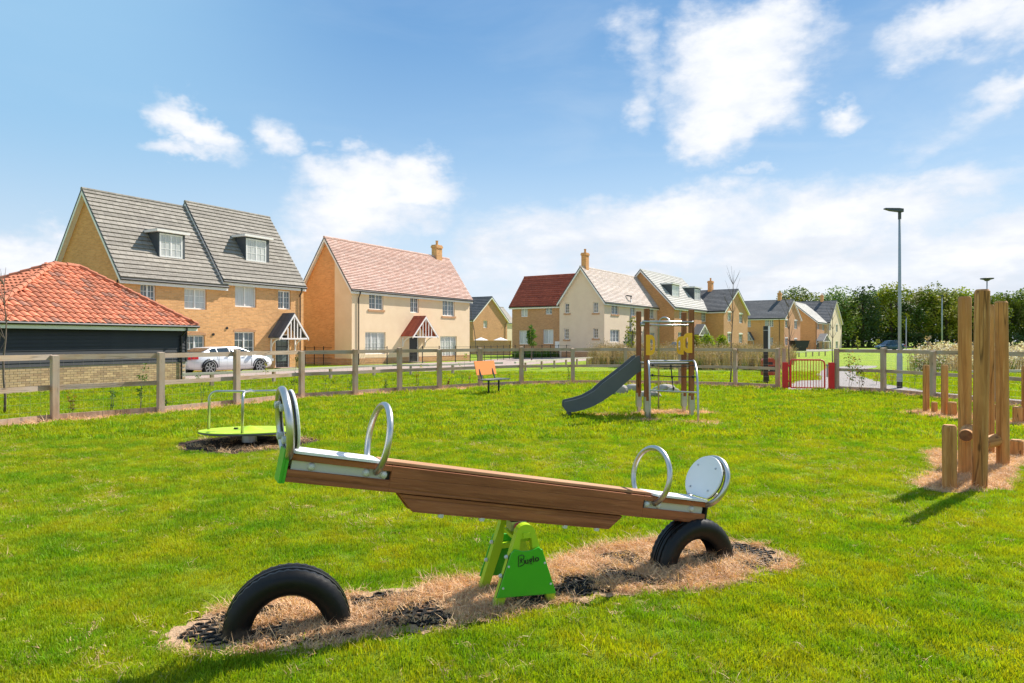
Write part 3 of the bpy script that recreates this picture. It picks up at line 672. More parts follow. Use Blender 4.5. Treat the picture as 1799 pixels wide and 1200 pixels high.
    def canopy(s, face, pl, pr, papex, py_e, py_a, proj=.95, roofm=SLATE, white=BOARDW, px=True):
        a, b = (s.fp(face, pl), s.fp(face, pr)); c = (a+b)/2; hw = abs(b-a)/2
        ze = s.fz(face, (pl+pr)/2, py_e); za = s.fz(face, (pl+pr)/2, py_a); f = lambda u, v, w: s.pt(face, u, -w, v)
        t = root('canopy', (0,0,0)); t.parent = s.root
        rf = MB(); k = .06
        for sg in (-1, 1):
            rf.prism([(c+sg*(hw+.12), ze-.06), (c, za), (c, za-.07), (c+sg*(hw+.12), ze-.13)], 0., proj, f)
        rf.build('canopy_roof', roofm, t)
        fr = MB()
        for sg in (-1, 1):
            for w0, w1 in ((proj-.06, proj+.0201),): fr.prism([(c+sg*(hw+.14), ze-.13), (c+sg*.001, za-.05), (c+sg*.001, za-.2), (c+sg*(hw+.14), ze-.27)], w0, w1, f)
            fr.prism([(c+sg*(hw-.02), ze-.85), (c+sg*(hw-.02), ze-.1), (c+sg*(hw-.10), ze-.1), (c+sg*(hw-.10), ze-.85)], .0, .07, f)   # wall post
            n = 6; pts = []                                          # curved strut out to the front
            for q in range(n+1): th = q/n*math.pi/2; pts.append(s.pt(face, c+sg*(hw-.06), -(.04+(proj-.1)*(1-math.cos(th))), ze-.8+.65*math.sin(th)))
            fr.tube(pts, .04, 6)
            fr.prism([(c+sg*(hw-.03), ze-.20), (c+sg*(hw-.03), ze-.10), (c+sg*(hw-.10), ze-.10), (c+sg*(hw-.10), ze-.20)], .0, proj, f)
            pts = []
            for q in range(n+1): th = q/n*math.pi/2; pts.append(s.pt(face, c+sg*(hw-.05-hw*.45*(1-math.cos(th))), -proj+.03, ze-.75+.5*math.sin(th)))
        fr.prism([(c-hw, ze-.13), (c+hw, ze-.13), (c+hw, ze-.21), (c-hw, ze-.21)], proj-.05, proj+.01, f)
        for q in (-.5, -.25, 0, .25, .5): hh = (za-ze)*(1-abs(q))-.08; fr.prism([(c+q*hw-.03, ze-.14), (c+q*hw+.03, ze-.14), (c+q*hw+.03, ze-.14+hh), (c+q*hw-.03, ze-.14+hh)], proj-.04, proj, f)
        fr.build('canopy_frame', white, t)
        return t
    def dormer(s, pl, pr, py0, py1, wl, wr, wy0, wy1):
        """flat-roofed dormer; pixel box of its front face and window; front face set back on the roof"""
        D = s.Lv; tn = (s.Hr-s.He)/(D/2)
        # find depth d of the front face so that its foot lies on the roof
        d = .5
        for _ in range(30):
            Of = s.O+s.v*d; a = hit(Of, s.u, (pl+pr)/2); zb = zat(Of+s.u*a, py1); d += ((zb-s.He-.1)/tn-d)*.5; d = max(.1, min(d, D/2-.3))
        Of = s.O+s.v*d; a0, a1 = hit(Of, s.u, pl), hit(Of, s.u, pr); zt = zat(Of+s.u*(a0+a1)/2, py0); zb = s.He+d*tn
        y1 = (zt-s.He)/tn
        t = root('dormer', (0,0,0)); t.parent = s.root
        mb = MB()
        w0, w1 = hit(Of, s.u, wl), hit(Of, s.u, wr); q0, q1 = zat(Of+s.u*(w0+w1)/2, wy1), zat(Of+s.u*(w0+w1)/2, wy0)
        mb.box(a0, a1, d, y1, zb-.2, zt-.12); mb.build('cheek', LEAD, t)
        MB().box(a0-.16, a1+.16, d-.18, y1+.1, zt-.12, zt).build('dormer_roof', BOARDW, t)
        MB().box(a0-.10, a1+.10, d-.1, y1+.1, zt+.001, zt+.03).build('dormer_cap', LEAD, t)
        fr = MB(); w = .07; dd = d-.03
        fr.box(w0, w1, dd, d+.01, q0, q0+w); fr.box(w0, w1, dd, d+.01, q1-w, q1); fr.box(w0, w0+w, dd+.001, d+.01, q0+w, q1-w); fr.box(w1-w, w1, dd+.001, d+.01, q0+w, q1-w)
        c = (w0+w1)/2; fr.box(c-w*.6, c+w*.6, dd+.002, d+.01, q0+w, q1-w); fr.build('window', WHITE, t)
        for x0, x1 in ((w0+w, c-w*.6), (c+w*.6, w1-w)):
            MB().box(x0, x1, d-.012, d-.003, q0+w, q1-w).build('pane', PANEL_, t)
            g = MB(); xm = (x0+x1)/2; g.box(xm-.012, xm+.012, d-.024, d-.014, q0+w, q1-w)
            for q in (1, 2): zz = q0+w+(q1-q0-2*w)*q/3; g.box(x0, x1, d-.0235, d-.0145, zz-.012, zz+.012)
            g.build('glazing_bar', WHITE, t)
        MB().prism([(a0-.08, zb-.18), (a1+.08, zb-.18), (a1+.08, zb+.02), (a0-.08, zb+.02)], d-.2, d-.001, lambda u, v, w_: (u, w_, v-(.0 if w_ > d-.1 else .16))).build('flashing', LEAD, t)
def mk(*a, tile=None, **k):
    h = House(*a, **k); h.tile_mat = h.roofm; h.ridge_mat = h.roofm; h.verge_mat = LEAD; return h

# --- A: pair of tall houses with dormers
u, v = axes(1600); Rp = G(496, 647); O = Rp+u*hit(Rp, u, 217)
h = mk('house', 'buff brick house with grey roof and dormer, left one of the attached pair', O, 1600, 5.18, 6.06, 4.6, 8.74, 'u', BRICK_A, BRICK_O, CONC, rows=20)  # gable gets the shaded brick copy, its shade put into the colour
h.window('P', (246.5,274,499,534.6), pane=PANE, bars=(2,3)); h.window('P', (324,363,507,543.4), pane=PANEL_); h.window('P', (325.8,360,589,627), arch=BRICK_P)
h.window('P', (258,292,583,620), arch=BRICK_P)
h.dormer(278, 325, 406, 456, 280, 320, 412, 453); h.downpipe('Q', a=.12); h.finish()
for px, py in ((374.5,587.5),(398.5,576.5)): pass
va = MB(); 
a = h.fp('P', 374.5); z = h.fz('P', 374.5, 587.5); va.lathe([(.001,0),(.07,0),(.07,.04),(.001,.04)], 10, Matrix.Translation((a, 0, z)) @ Matrix.Rotation(R(90), 4, 'X')); va.build('vent', BLACKP, h.root)
O2 = h.O+u*5.18
h2 = mk('house', 'buff brick house with higher grey roof and black door behind silver car', O2+u*.003, 1600, 5.55, 6.06, 4.9, 9.06, 'u', BRICK_A, BRICK_A, CONC, rows=20, over=.06)
h2.window('P', (413,450.4,502.4,539.6), pane=PANEL_, bars=None); h2.window('P', (488.7,511,510.8,543.4), bars=(2,3)); h2.window('P', (412,447.7,583,625), arch=BRICK_P, bars=(2,3))
h2.door('P', (484,509,587,645)); h2.canopy('P', 474, 519, 497, 590, 550); h2.dormer(431, 473, 415, 461, 432, 467, 421, 460); h2.downpipe('P', px=526); h2.finish()
a = h2.fp('P', 398.5); z = h2.fz('P', 398.5, 576.5); MB().lathe([(.001,0),(.07,0),(.07,.04),(.001,.04)], 10, Matrix.Translation((a, 0, z)) @ Matrix.Rotation(R(90), 4, 'X')).build('vent', BLACKP, h2.root)
a = h2.fp('P', 470); MB().box(a-.22, a+.22, -.12, -.002, .35, 1.0).build('meter_box', WHITE, h2.root)

# --- B: cream rendered house with the red roof
Rp = G(727, 637); O = Rp+u*hit(Rp, u, 618)
b = mk('house', 'cream rendered house with light red tiled roof and small red porch canopy', O, 1600, 13.54, 4.44, 5.0, 8.26, 'u', RENDER, RENDER, REDT, rows=30, over=.22)
for r in ((648.5,673.7,514.5,544), (777.7,799,527,555.5)): b.window('P', r, sill=BRICK_P, bars=(2,3))
b.window('P', (720.8,735.9,521.4,549.5), bars=(2,3))
b.window('P', (641.6,677.3,583.5,622), cols=3, pane=PANEL_, bars=(2,4)); b.window('P', (773.5,802.4,590.7,627), cols=3, pane=PANEL_, bars=(2,4))
b.door('P', (719,735.6,586.5,637), lights=False); b.canopy('P', 706, 747, 727, 588, 555, proj=1.1, roofm=REDD, white=BOARDW); b.downpipe('P', px=629)
b.finish(); b.chimney(12.1, 0, w=.75, h=1.05, m=BRICK_A)
t0 = b.fp('Q', 588)
mb = MB(); mb.quad((-.003, t0, -.3), (-.003, 4.44, -.3), (-.003, 4.44, 5.0), (-.003, t0, 5.0+(8.26-5.0)*(4.44-t0)/2.22 if t0 > 2.22 else 8.2))
if t0 < 2.22: mb = MB(); mb.quad((-.003, t0, -.3), (-.003, 4.44, -.3), (-.003, 4.44, 5.0), (-.003, 2.22, 8.26), (-.003, t0, 5.0+3.26*t0/2.22))
mb.build('brick_panel', BRICK_O, b.root)
pl = MB(); a0, a1 = b.fp('P', 719), b.fp('P', 735.6); pl.box(-.02, a0-.05, -.02, -.001, -.3, .42); pl.box(a1+.05, 13.56, -.02, -.001, -.3, .42); pl.box(-.02, -.002, 0, 4.44, -.3, .42); pl.build('plinth', BRICK_P, b.root)

# --- C: brown gabled house set back between them
O = Vector(((831-CX)/F*98, 98, 0))
c = mk('house', 'small brown brick gabled house with dark roof, behind the garden wall', O, 1640, 1, 8, 4.6, 8.0, 'v', BRICK_P, BRICK_P, SLATE, rows=14)
c.Lu = c.fp('P', 891); c.window('P', (849.3,856.2,563.3,576), cols=1, bars=None, pane=PANEL_); c.finish(dark=BLACKP); c.downpipe('P', px=887)
# --- D: cream corner house with its brick wing
O = Vector(((1061.6-CX)/F*62, 62, 0)); vD = axes(1680)[1]
d = mk('house', 'pale cream corner house with pinkish white roof and brick chimney', O, 1680, 14.0, 4.64, 5.2, 8.33, 'u', RENDER2, RENDER2, PALE, rows=24, over=.25)
D_ = lambda x, y: (820+x/4.0886, 430+y/4.0886)
def DR(x0, x1, y0, y1): return (*[820+q/4.0886 for q in (x0, x1)], *[430+q/4.0886 for q in (y0, y1)])
for r in ((705,737,420,492), (908,945,412,490), (700,735,602,680), (908,945,600,673)): d.window('Q', DR(*r), cols=1, bars=(2,3), sill=BRICK_P)
for r in ((1040,1090,428,500), (1180,1210,440,510), (1310,1345,455,530)): d.window('P', DR(*r), bars=(2,3), sill=BRICK_P)
d.window('P', DR(1030,1097,610,700), cols=3, bars=(2,3)); d.window('P', DR(1310,1352,630,712), cols=3, bars=(2,3)); d.door('P', DR(1176,1202,628,760), lights=False)
d.downpipe('P', px=1158.5); d.finish(); d.chimney(.75, 0, w=.6, h=1.45, m=BRICK_O)
a0, a1 = d.fp('P', DR(1170,0,0,0)[0]), d.fp('P', DR(1215,0,0,0)[0]); MB().box(a0-.2, a1+.2, -.6, -.002, 2.35, 2.5).build('porch_slab', LEAD, d.root)
mb = MB(); mb.box(-.02, 14, -.02, -.001, -.3, .55); mb.box(-.02, -.002, 0, 4.43, -.3, .55); mb.build('plinth', BRICK_P, d.root)
t1 = d.fp('Q', 986.3); t2 = d.fp('Q', 896.3)
# the wing: ridge parallel to face Q (runs along v), attached behind the gable
Ow = O+vD*4.66
w = mk('house', 'brown brick wing with deep red tiled roof joined to the cream gable', Ow+axes(1680)[0]*.35, 1680, 5.4, t2-4.66, 5.05, 8.0, 'v', BRICK_P, BRICK_P, REDD, rows=15)
for r in ((388,437,437,518), (565,612,430,500)): w.window('Q', DR(*r), bars=None if r[0] < 400 else (2,3), pane=PANEL_ if r[0] < 400 else PANE)
for r in ((375,442,615,715), (548,622,608,712)): w.window('Q', DR(*r), bars=None, pane=PANEL_)
w.finish()
a = w.fp('Q', DR(659,0,0,0)[0]); 
if a < .3: a = .3
MB().box(-.15, -.002, a-.28, a+.28, .8, 1.5).build('meter_box', WHITE, w.root)

# --- E: tall house with two dormers
O = Vector(((1184.4-CX)/F*72, 72, 0))
e = mk('house', 'tall orange brick house with pale grey roof and two box dormers', O, 1680, 12.87, 7.4, 5.2, 9.16, 'u', BRICK_P, BRICK_O, PALEG, rows=18)
for r in ((1527,1552,462,532), (1686,1720,484,552)): e.window('P', DR(*r), bars=(2,3))
e.window('P', DR(1518,1552,628,705), bars=(2,3)); e.window('P', DR(1676,1724,645,720), bars=(2,3), arch=BRICK_P); e.window('P', DR(1590,1625,470,540), bars=(2,3))
e.dormer(*DR(1472,1527,280,376), *DR(1475,1522,292,371)); e.dormer(*DR(1632,1680,305,402), *DR(1636,1675,320,397))
e.door('P', DR(1640,1662,640,760)); e.canopy('P', *[820+q/4.0886 for q in (1612,1688,1650)], 430+640/4.0886, 430+570/4.0886); e.downpipe('P', px=1247.5); e.finish()
def ER(x0, x1, y0, y1): return (*[1200+q/4.6167 for q in (x0, x1)], *[440+q/4.6167 for q in (y0, y1)])
# --- F, G, I: gables facing right; H between
def gabled(name, label, px, Y, pr, He, Hr, Lv, wm, wq, roofm, wins, sidew=(), rows=16, chim=None, vp=1750):
    O = Vector(((px-CX)/F*Y, Y, 0)); g = mk(name, label, O, vp, 1, Lv, He, Hr, 'v', wm, wq, roofm, rows=rows); g.Lu = g.fp('P', pr)
    for r in wins: g.window('P', ER(*r), bars=(2,3), arch=BOARDW)
    for r in sidew: g.window('Q', ER(*r), bars=(2,3))
    g.finish()
    if chim is not None: g.chimney(chim, 0, w=.7, h=1.3, m=BRICK_O)
    return g
f_ = gabled('house', 'orange brick gabled house with slate roof and brick chimney, behind lime bushes', 1271.5, 80, 1313.5, 5.1, 7.75, 9., BRICK_P, BRICK_O, SLATE,
            [(362,392,503,575), (455,485,517,590), (360,390,672,745), (453,483,680,750)], rows=16, chim=3.2)
g_ = gabled('house', 'orange brick gabled house with slate roof directly behind the black signpost', 1377.6, 106, 1406, 5.1, 8.05, 9.5, BRICK_P, BRICK_O, SLATE,
            [(828,850,565,628), (902,928,570,638), (828,850,712,770), (902,926,718,770)], [(522,550,565,622), (663,697,563,620), (699,733,563,620), (695,730,705,770)], rows=15, chim=2.0)
g_.downpipe('Q', px=1369.5)
g_.canopy('Q', 1312, 1324.5, 1318, 596, 583, proj=1.2)
O = Vector(((1435-CX)/F*122, 122, 0))
hh = mk('house', 'orange brick house with pale roof squeezed beside the far cream gable', O, 1700, 1, 8.5, 4.95, 8.6, 'u', BRICK_P, BRICK_O, PALEG, rows=14); hh.Lu = hh.fp('P', 1456)
hh.window('P', ER(1090,1105,590,640), bars=None); hh.window('P', ER(1130,1148,598,650), bars=None); hh.door('P', ER(1086,1104,735,800)); hh.window('P', ER(1128,1150,738,800), bars=None)
hh.canopy('P', 1434, 1447, 1440, 598, 586, proj=1.2); hh.downpipe('Q', a=.1); hh.finish()
i_ = gabled('house', 'far cream gabled house with slate roof nearest the woodland', 1456.7, 130, 1478.5, 5.1, 9.33, 10., RENDER2, RENDER2, SLATE,
            [(1185,1200,598,650), (1239,1256,602,660), (1187,1201,735,800), (1238,1257,738,800)], rows=14, chim=2.5)
# --- glimpse of another pale house behind the wing
O = Vector(((880-CX)/F*135, 135, 0))
z_ = mk('house', 'distant pale house glimpsed between brown gable and red-roofed wing', O, 1700, 5, 6, 5.2, 8.3, 'u', RENDER2, BRICK_P, CONC, rows=10); z_.finish(courses=False)

# ================================================================ GARAGE with pantiles and black weatherboard
gu, gv = axes(1404)
P0 = G(8.5, 694.8); P0.z = 0; a = hit(P0, gu, -36); O = P0+gu*a; Lg = hit(O, gu, 326)
gr = root('garage', O, math.atan2(gu.y, gu.x), 'garage with orange pantile hipped roof and black boarded walls', 'garage')
Dg = 5.6; Heg = 2.12; zr = 4.05
def solve_ridge(px, k): Ok = O+gv*k; return hit(Ok, gu, px)
k = Dg/2; ra, rb = solve_ridge(93.5, k), solve_ridge(138.8, k)
print('garage', O[:], Lg, ra, rb, zat(O+gv*k+gu*ra, 466))
zr = zat(O+gv*k+gu*ra, 466)
ra = max(1.2, min(ra, Lg-2.2)); rb = min(max(rb, ra+.7), Lg-1.0)
ov = .3
E0, E1, E2, E3 = (-ov, -ov, Heg), (Lg+ov, -ov, Heg), (Lg+ov, Dg+ov, Heg), (-ov, Dg+ov, Heg); R0, R1 = (ra, k, zr), (rb, k, zr)
rf = MB(); rf.quad(E0, E1, R1, R0); rf.quad(E1, E2, R1); rf.quad(E2, E3, R0, R1); rf.quad(E3, E0, R0); rf.quad(E0, E3, E2, E1)
roof = rf.build('roof', PANTD, gr)
bw = MB(); PLH = .80
bw.box(.02, Lg-.02, .02, Dg-.02, -.2, Heg-.02); bw.build('inner_wall', UNDER, gr)
# weatherboards (each its own piece)
nb = 10; bh = (Heg-.12-PLH)/nb
def board_mesh(L):
    m_ = MB(); m_.v += [(0,0,0),(L,0,0),(L,.0,bh*1.08),(0,0,bh*1.08),(0,-.035,0),(L,-.035,0),(L,-.012,bh*1.08),(0,-.012,bh*1.08)]
    for q in ((4,5,6,7),(0,1,5,4),(1,2,6,5),(3,0,4,7),(2,3,7,6)): m_.f.append(q); m_.mi.append(0)
    return m_.mesh('weatherboard', WBOARD)
bf, bsd = board_mesh(Lg), board_mesh(Dg)
for q in range(nb):
    put('weatherboard', bf, gr, (0, .0, PLH+q*bh)); put('weatherboard', bsd, gr, (Lg, 0, PLH+q*bh), (0, 0, math.pi/2)); put('weatherboard', bsd, gr, (0, Dg, PLH+q*bh), (0, 0, -math.pi/2))
MB().box(Lg-.02, Lg+.045, -.045, .03, PLH, Heg-.1).build('corner_board', WBOARD, gr)
# brick plinth, brick by brick on the long side
mort = MB(); mort.box(.0, Lg, .0, Dg, -.3, PLH-.004); mort.build('plinth', mat('mortar', (.42,.36,.30), .95), gr)
bm_ = [mat('brick_%s' % n_, c_, .9, c2_, 6, bump=.3, obj_var=.16) for n_, c_, c2_ in (('tan', (.50,.36,.20), (.42,.29,.15)), ('brown', (.40,.27,.15), (.33,.22,.12)))]
bme = [MB().box(0, .215, -.016, .02, 0, .065).mesh('brick', m_) for m_ in bm_]
cells = [(x*.225+(.1125 if r_ % 2 else 0), r_*.075) for r_ in range(int(PLH/.075)) for x in range(int(Lg/.225)+1)]
cells = [c for c in cells if c[0]+.2 < Lg]; cells.sort(key=lambda c: (c[1] < .15, c[0])); extra = MB()
pick = [c for c in cells if c[0] > 1.0 and c[1] >= .15][:300]
for c in cells:
    if c in pick: put('brick', random.choice(bme), gr, (c[0], 0, c[1]+.005))
    else: extra.box(c[0], c[0]+.215, -.016, .02, c[1]+.005, c[1]+.07)
tag(extra.build('brickwork', bm_[0], gr), kind='stuff')
fb = MB(); fb.box(-ov+.02, Lg+ov-.02, -ov+.0, -ov+.025, Heg-.17, Heg-.005); fb.box(Lg+ov-.025, Lg+ov, -ov+.02, Dg+ov-.02, Heg-.17, Heg-.005); fb.box(-ov, -ov+.025, -ov+.03, Dg+ov-.02, Heg-.17, Heg-.005)
fb.build('fascia', BOARDW, roof)
gt = MB(); gt.tube([(-ov, -ov-.05, Heg-.01), (Lg+ov, -ov-.05, Heg-.01)], .05, 8); gt.tube([(Lg+ov+.05, -ov, Heg-.01), (Lg+ov+.05, Dg+ov, Heg-.01)], .05, 8); gt.build('gutter', BLACKP, roof)
MB().tube([(Lg-.25, -ov-.05, Heg), (Lg-.25, -ov-.05, Heg-.15), (Lg-.25, -.07, Heg-.35), (Lg-.25, -.07, 0)], .035, 7).build('downpipe', BLACKP, gr)
# pantiles
def pantile():
    m_ = MB(); n = 7; w_, l_ = .27, .36; b = 0
    for yy, lf in ((0, .045), (l_, .0)):
        for q in range(n+1):
            x = w_*q/n; z = .038*math.sin(math.pi*min(1, q/n/.62))*(1 if q/n < .62 else -0.) - (.014*math.sin(math.pi*(q/n-.62)/.38) if q/n > .62 else 0)
            m_.v.append((x, yy, z+lf))
    for q in range(n+1): x, y, z = m_.v[q]; m_.v.append((x, y, z-.03))
    for q in range(n): m_.f.append((q, q+1, n+2+q, n+1+q)); m_.mi.append(0); m_.f.append((2*n+2+q, 2*n+3+q, q+1, q)); m_.mi.append(0)
    return m_
pm = [pantile().mesh('pantile', m_, smooth=False) for m_ in (PANT, PANT, PANT, PANT, PANT, PANT, PANT, PANTD)]
def tiled_face(A, B, T1, T0, cap):
    """face with eaves A->B and top T0..T1; tiles whose centre lies inside"""
    A, B, T0, T1 = map(Vector, (A, B, T0, T1)); ex = (B-A).normalized(); nrm = (B-A).cross(T0-A).normalized(); ey = nrm.cross(ex).normalized()
    pol = [((p-A).dot(ex), (p-A).dot(ey)) for p in (A, B, T1, T0)]; H = max(p[1] for p in pol); Wd = (B-A).length
    rot = Matrix((ex, ey, nrm)).transposed(); cells = []; st = .29; rows = int(H/st)
    for r_ in range(rows+1):
        for q in range(int(Wd/.245)+1):
            x, y = q*.245, r_*st
            if inside(pol, np.array([x+.12]), np.array([y+.12]))[0]: cells.append((x, y))
    return cells, A+nrm*.012, rot, ex, ey
tot = 0
for fi, fc in enumerate(((E0, E1, R1, R0), (E3, E0, R0, R0), (E1, E2, R1, R1))):
    cells, A, rot, ex, ey = tiled_face(*fc, 0)
    q_ = rot.to_quaternion(); st_ = MB()
    cells.sort(key=lambda c: -c[0] if fi != 0 else -c[0])
    vis = {0: 240, 1: 60, 2: 0}[fi]
    if fi == 0: cells.sort(key=lambda c: c[0] < .9)
    for j, cxy in enumerate(cells):
        p = A+ex*cxy[0]+ey*cxy[1]
        if j < vis: o = put('pantile', random.choice(pm), roof, p); o.rotation_mode = 'QUATERNION'; o.rotation_quaternion = q_
        else:
            t_ = pantile(); b_ = len(st_.v); st_.v += [tuple(p+rot @ Vector(v_)) for v_ in t_.v]; st_.f += [tuple(b_+i for i in f__) for f__ in t_.f]; st_.mi += t_.mi
    if st_.v: tag(st_.build('pantiles', PANT, roof), kind='stuff')
hp = MB()
for a_, b_ in ((E0, R0), (E1, R1), (R0, R1), (E2, R1), (E3, R0)):
    a_, b_ = Vector(a_), Vector(b_); n_ = max(2, int((b_-a_).length/.32))
    for j in range(n_): p0, p1 = a_.lerp(b_, j/n_), a_.lerp(b_, (j+1.08)/n_); hp.tube([p0+Vector((0,0,.05)), p1+Vector((0,0,.035))], [.105, .09], 8)
hp.build('hip_tiles', PANT, roof)

# garden wall behind B/D with tables of white tops
wl = root('garden_wall', (0,0,0), 0, 'low brown brick garden wall below the small gabled house', 'wall')
mb = MB(); A_, B_ = At(825, 600, 80), At(897, 600, 74); mb.beam((A_.x, A_.y, .75), (B_.x, B_.y, .75), .25, 1.5); mb.build('wall', BRICK_P, wl); m2 = MB(); m2.beam((A_.x, A_.y, 1.54), (B_.x, B_.y, 1.54), .32, .07); m2.build('coping', BRICK_O, wl)
for k_, (x0, x1) in enumerate(((833, 857), (866, 893))):
    o = root('patio_umbrella', At((x0+x1)/2, 600, 84).xy.to_3d(), 0, ['flat white patio parasol left above the brick wall', 'flat white patio parasol right above the brick wall'][k_], 'parasol')
    MB().lathe([(.9, 1.62), (.05, 1.95), (.001, 1.96)], 10).build('parasol_top', WHITE, o); MB().tube([(0,0,0), (0,0,1.9)], .03, 6).build('pole', STEEL, o)
# ================================================================ FENCES
FH = 1.33
def fence(name, label, P, first_post=True, sizes=None):
    t = root(name, P[0], 0, label, 'fence')
    pm_ = MB(); pm_.box(-.062, .062, -.06, .06, -.1, FH); pm_.v = [(x, y, z) if z < 1 else (x, y, z+(.012 if y > 0 else 0)) for x, y, z in pm_.v]; pme = pm_.mesh('post', W_FEP)
    for k, p in enumerate(P):
        d = (P[min(k+1, len(P)-1)]-P[max(k-1, 0)]); a = math.atan2(d.y, d.x)
        s_ = 1+.03*math.sin(k*2.1); put('post', pme, t, p-P[0], (R(random.uniform(-.6, .6)), R(random.uniform(-.6, .6)), a), (1, 1, s_))
    for a, b in zip(P[:-1], P[1:]):
        L = (b-a).length; an = math.atan2((b-a).y, (b-a).x); n = Vector((math.sin(an), -math.cos(an), 0))
        o_ = a-P[0]
        for z, h_ in ((FH-.065, .105), (.66, .095)):
            m_ = MB(); m_.box(0, L, -.02, .02, -h_/2, h_/2)
            put('rail', m_.mesh('rail', W_FEN), t, o_-n*.082+Vector((0,0,z)), (0, R(random.uniform(-.25, .25)), an))
        m_ = MB(); m_.box(0, L, -.02, .02, -.02, .13); put('base_board', m_.mesh('base_board', W_FEP), t, o_-n*.085, (0, 0, an))
        w_ = MB()
        for z in (.22, .38, .54, .80, .98, 1.14):
            w_.tube([(0, 0, z), (L/3, 0, z-.012*random.random()), (L*2/3, 0, z-.02*random.random()), (L, 0, z)], .0016, 3, cap=False)
        nn = int(L/.2)
        for q in range(1, nn+1): x = q*L/(nn+1); w_.tube([(x, 0, .12), (x+random.uniform(-.01, .01), 0, FH-.1)], .0013, 3, cap=False)
        tag(w_.build('wire_mesh', WIRE, t), kind='stuff'); w = t.children[-1]; w.location = o_-n*.112; w.rotation_euler = (0, 0, an)
    return t
fence('post_and_rail_fence', 'long weathered post and rail fence curving behind the roundabout and bench', GL)
fence('post_and_rail_fence', 'weathered post and rail fence running from the red gate past the logs', GR)
# extra short post pair beside the gate
p = G(1377, 681); t = root('gate_side_post', p, 0, 'slim weathered timber post between the fence end and the red gate', 'post'); MB().box(-.05, .05, -.05, .05, -.1, FH).build('post', W_FEP, t)
tag(t, 'slim weathered timber post between fence end and gate')
# red gate
ga, gb = G(1379.5, 684.5), G(1460.5, 685.5); d_ = (gb-ga); gl = d_.length; t = root('red_gate', ga, math.atan2(d_.y, d_.x), 'red metal self-closing playground gate with vertical bars between red posts', 'gate')
pp = MB().box(-.085, .085, -.05, .05, -.1, .89).mesh('gate_post', REDP); put('gate_post', pp, t); put('gate_post', pp, t, (gl, 0, 0))
x0, x1, zb, zt = .17, gl-.20, .07, .97
fr = MB(); fr.tube([(x0, 0, zb), (x0, 0, zt-.02), (x0+.03, 0, zt), (x1-.12, 0, zt), (x1-.03, 0, zt-.04), (x1, 0, zt-.13), (x1, 0, zb)], .026, 8); fr.tube([(x0, 0, zb), (x1, 0, zb)], .022, 8); fr.build('gate_frame', REDP, t)
bm2 = MB().tube([(0, 0, zb), (0, 0, zt)], .010, 6).mesh('bar', REDP)
for q in range(1, 12): put('bar', bm2, t, (x0+(x1-x0)*q/12, 0, 0))
MB().tube([(gl-.085, -.02, .78), (x1+.04, -.03, .80)], .02, 6).tube([(x1+.07, -.02, .84), (x1+.07, -.02, .42)], .022, 6).build('closer', POLEG, t)
MB().box(x0-.09, x0-.02, -.02, .02, .25, .31).box(x0-.09, x0-.02, -.02, .02, .75, .81).build('hinge', REDP, t)
# knee rail along the road
def knee(P, label):
    t = root('knee_rail', P[0], 0, label, 'rail')
    pme = MB().box(-.05, .05, -.05, .05, -.1, .44).mesh('post', W_FEP)
    for a, b in zip(P[:-1], P[1:]):
        L = (b-a).length; an = math.atan2((b-a).y, (b-a).x); m_ = MB(); m_.box(-.0, L, -.05, .05, .44, .52)
        put('rail', m_.mesh('rail', W_KNEE), t, a-P[0], (0, 0, an)); n = max(1, int(L/1.7))
        for q in range(n): put('post', pme, t, (a-P[0])+(b-a)*((q+.5)/n), (0, 0, an))
def K(px, py, z=.5): p = G(px, py, z); p.z = 0; return p
knee([K(*p) for p in ((321,656.5),(420,653),(536,647.5),(622,643.5),(690,641),(753,641),(835,638),(883,637))], 'low timber knee rail along the verge in front of car and houses')
knee([K(*p) for p in ((905,636.5),(940,633.5),(1040,627.5))], 'low timber knee rail ending at the tall dry grass bed')
knee([K(*p) for p in ((1384,619),(1410,618),(1455,616.5))], 'low timber knee rail below the far orange brick houses')
knee([K(*p) for p in ((1690,652),(1799,650.5),(1950,650))], 'low timber rail beside the path behind the tall logs')
# black estate railings
def railing(P, label, h=1.15, sp=1.0, rails=(.12,.45,.8,1.12), r=.012):
    t = root('metal_railing', P[0], 0, label, 'railing')
    pme = MB().box(-.03, .03, -.012, .012, 0, h+.06).mesh('post', RAILB)
    for a, b in zip(P[:-1], P[1:]):
        L = (b-a).length; an = math.atan2((b-a).y, (b-a).x)
        for z in rails: put('rail', MB().box(0, L, -.011, .011, z-r, z+r).mesh('rail', RAILB), t, a-P[0], (0, 0, an))
        n = max(1, int(L/sp))
        for q in range(n+1): put('post', pme, t, (a-P[0])+(b-a)*(q/n), (0, 0, an))
railing([G(536,641), G(617,641)], 'short black metal railing beside the cream house gable', sp=.6)
railing([G(617,641), G(680,640.5)], 'black metal railing before left ground floor window of cream house', sp=1.3)
railing([G(742,638), G(800,636.5), G(826,636), G(905,631), G(1035,627)], 'long black metal railing from the cream house to the corner house', sp=1.1)
railing([G(1415,614.8), G(1460,614)], 'black railing in front of the far cream gable', sp=1.4)
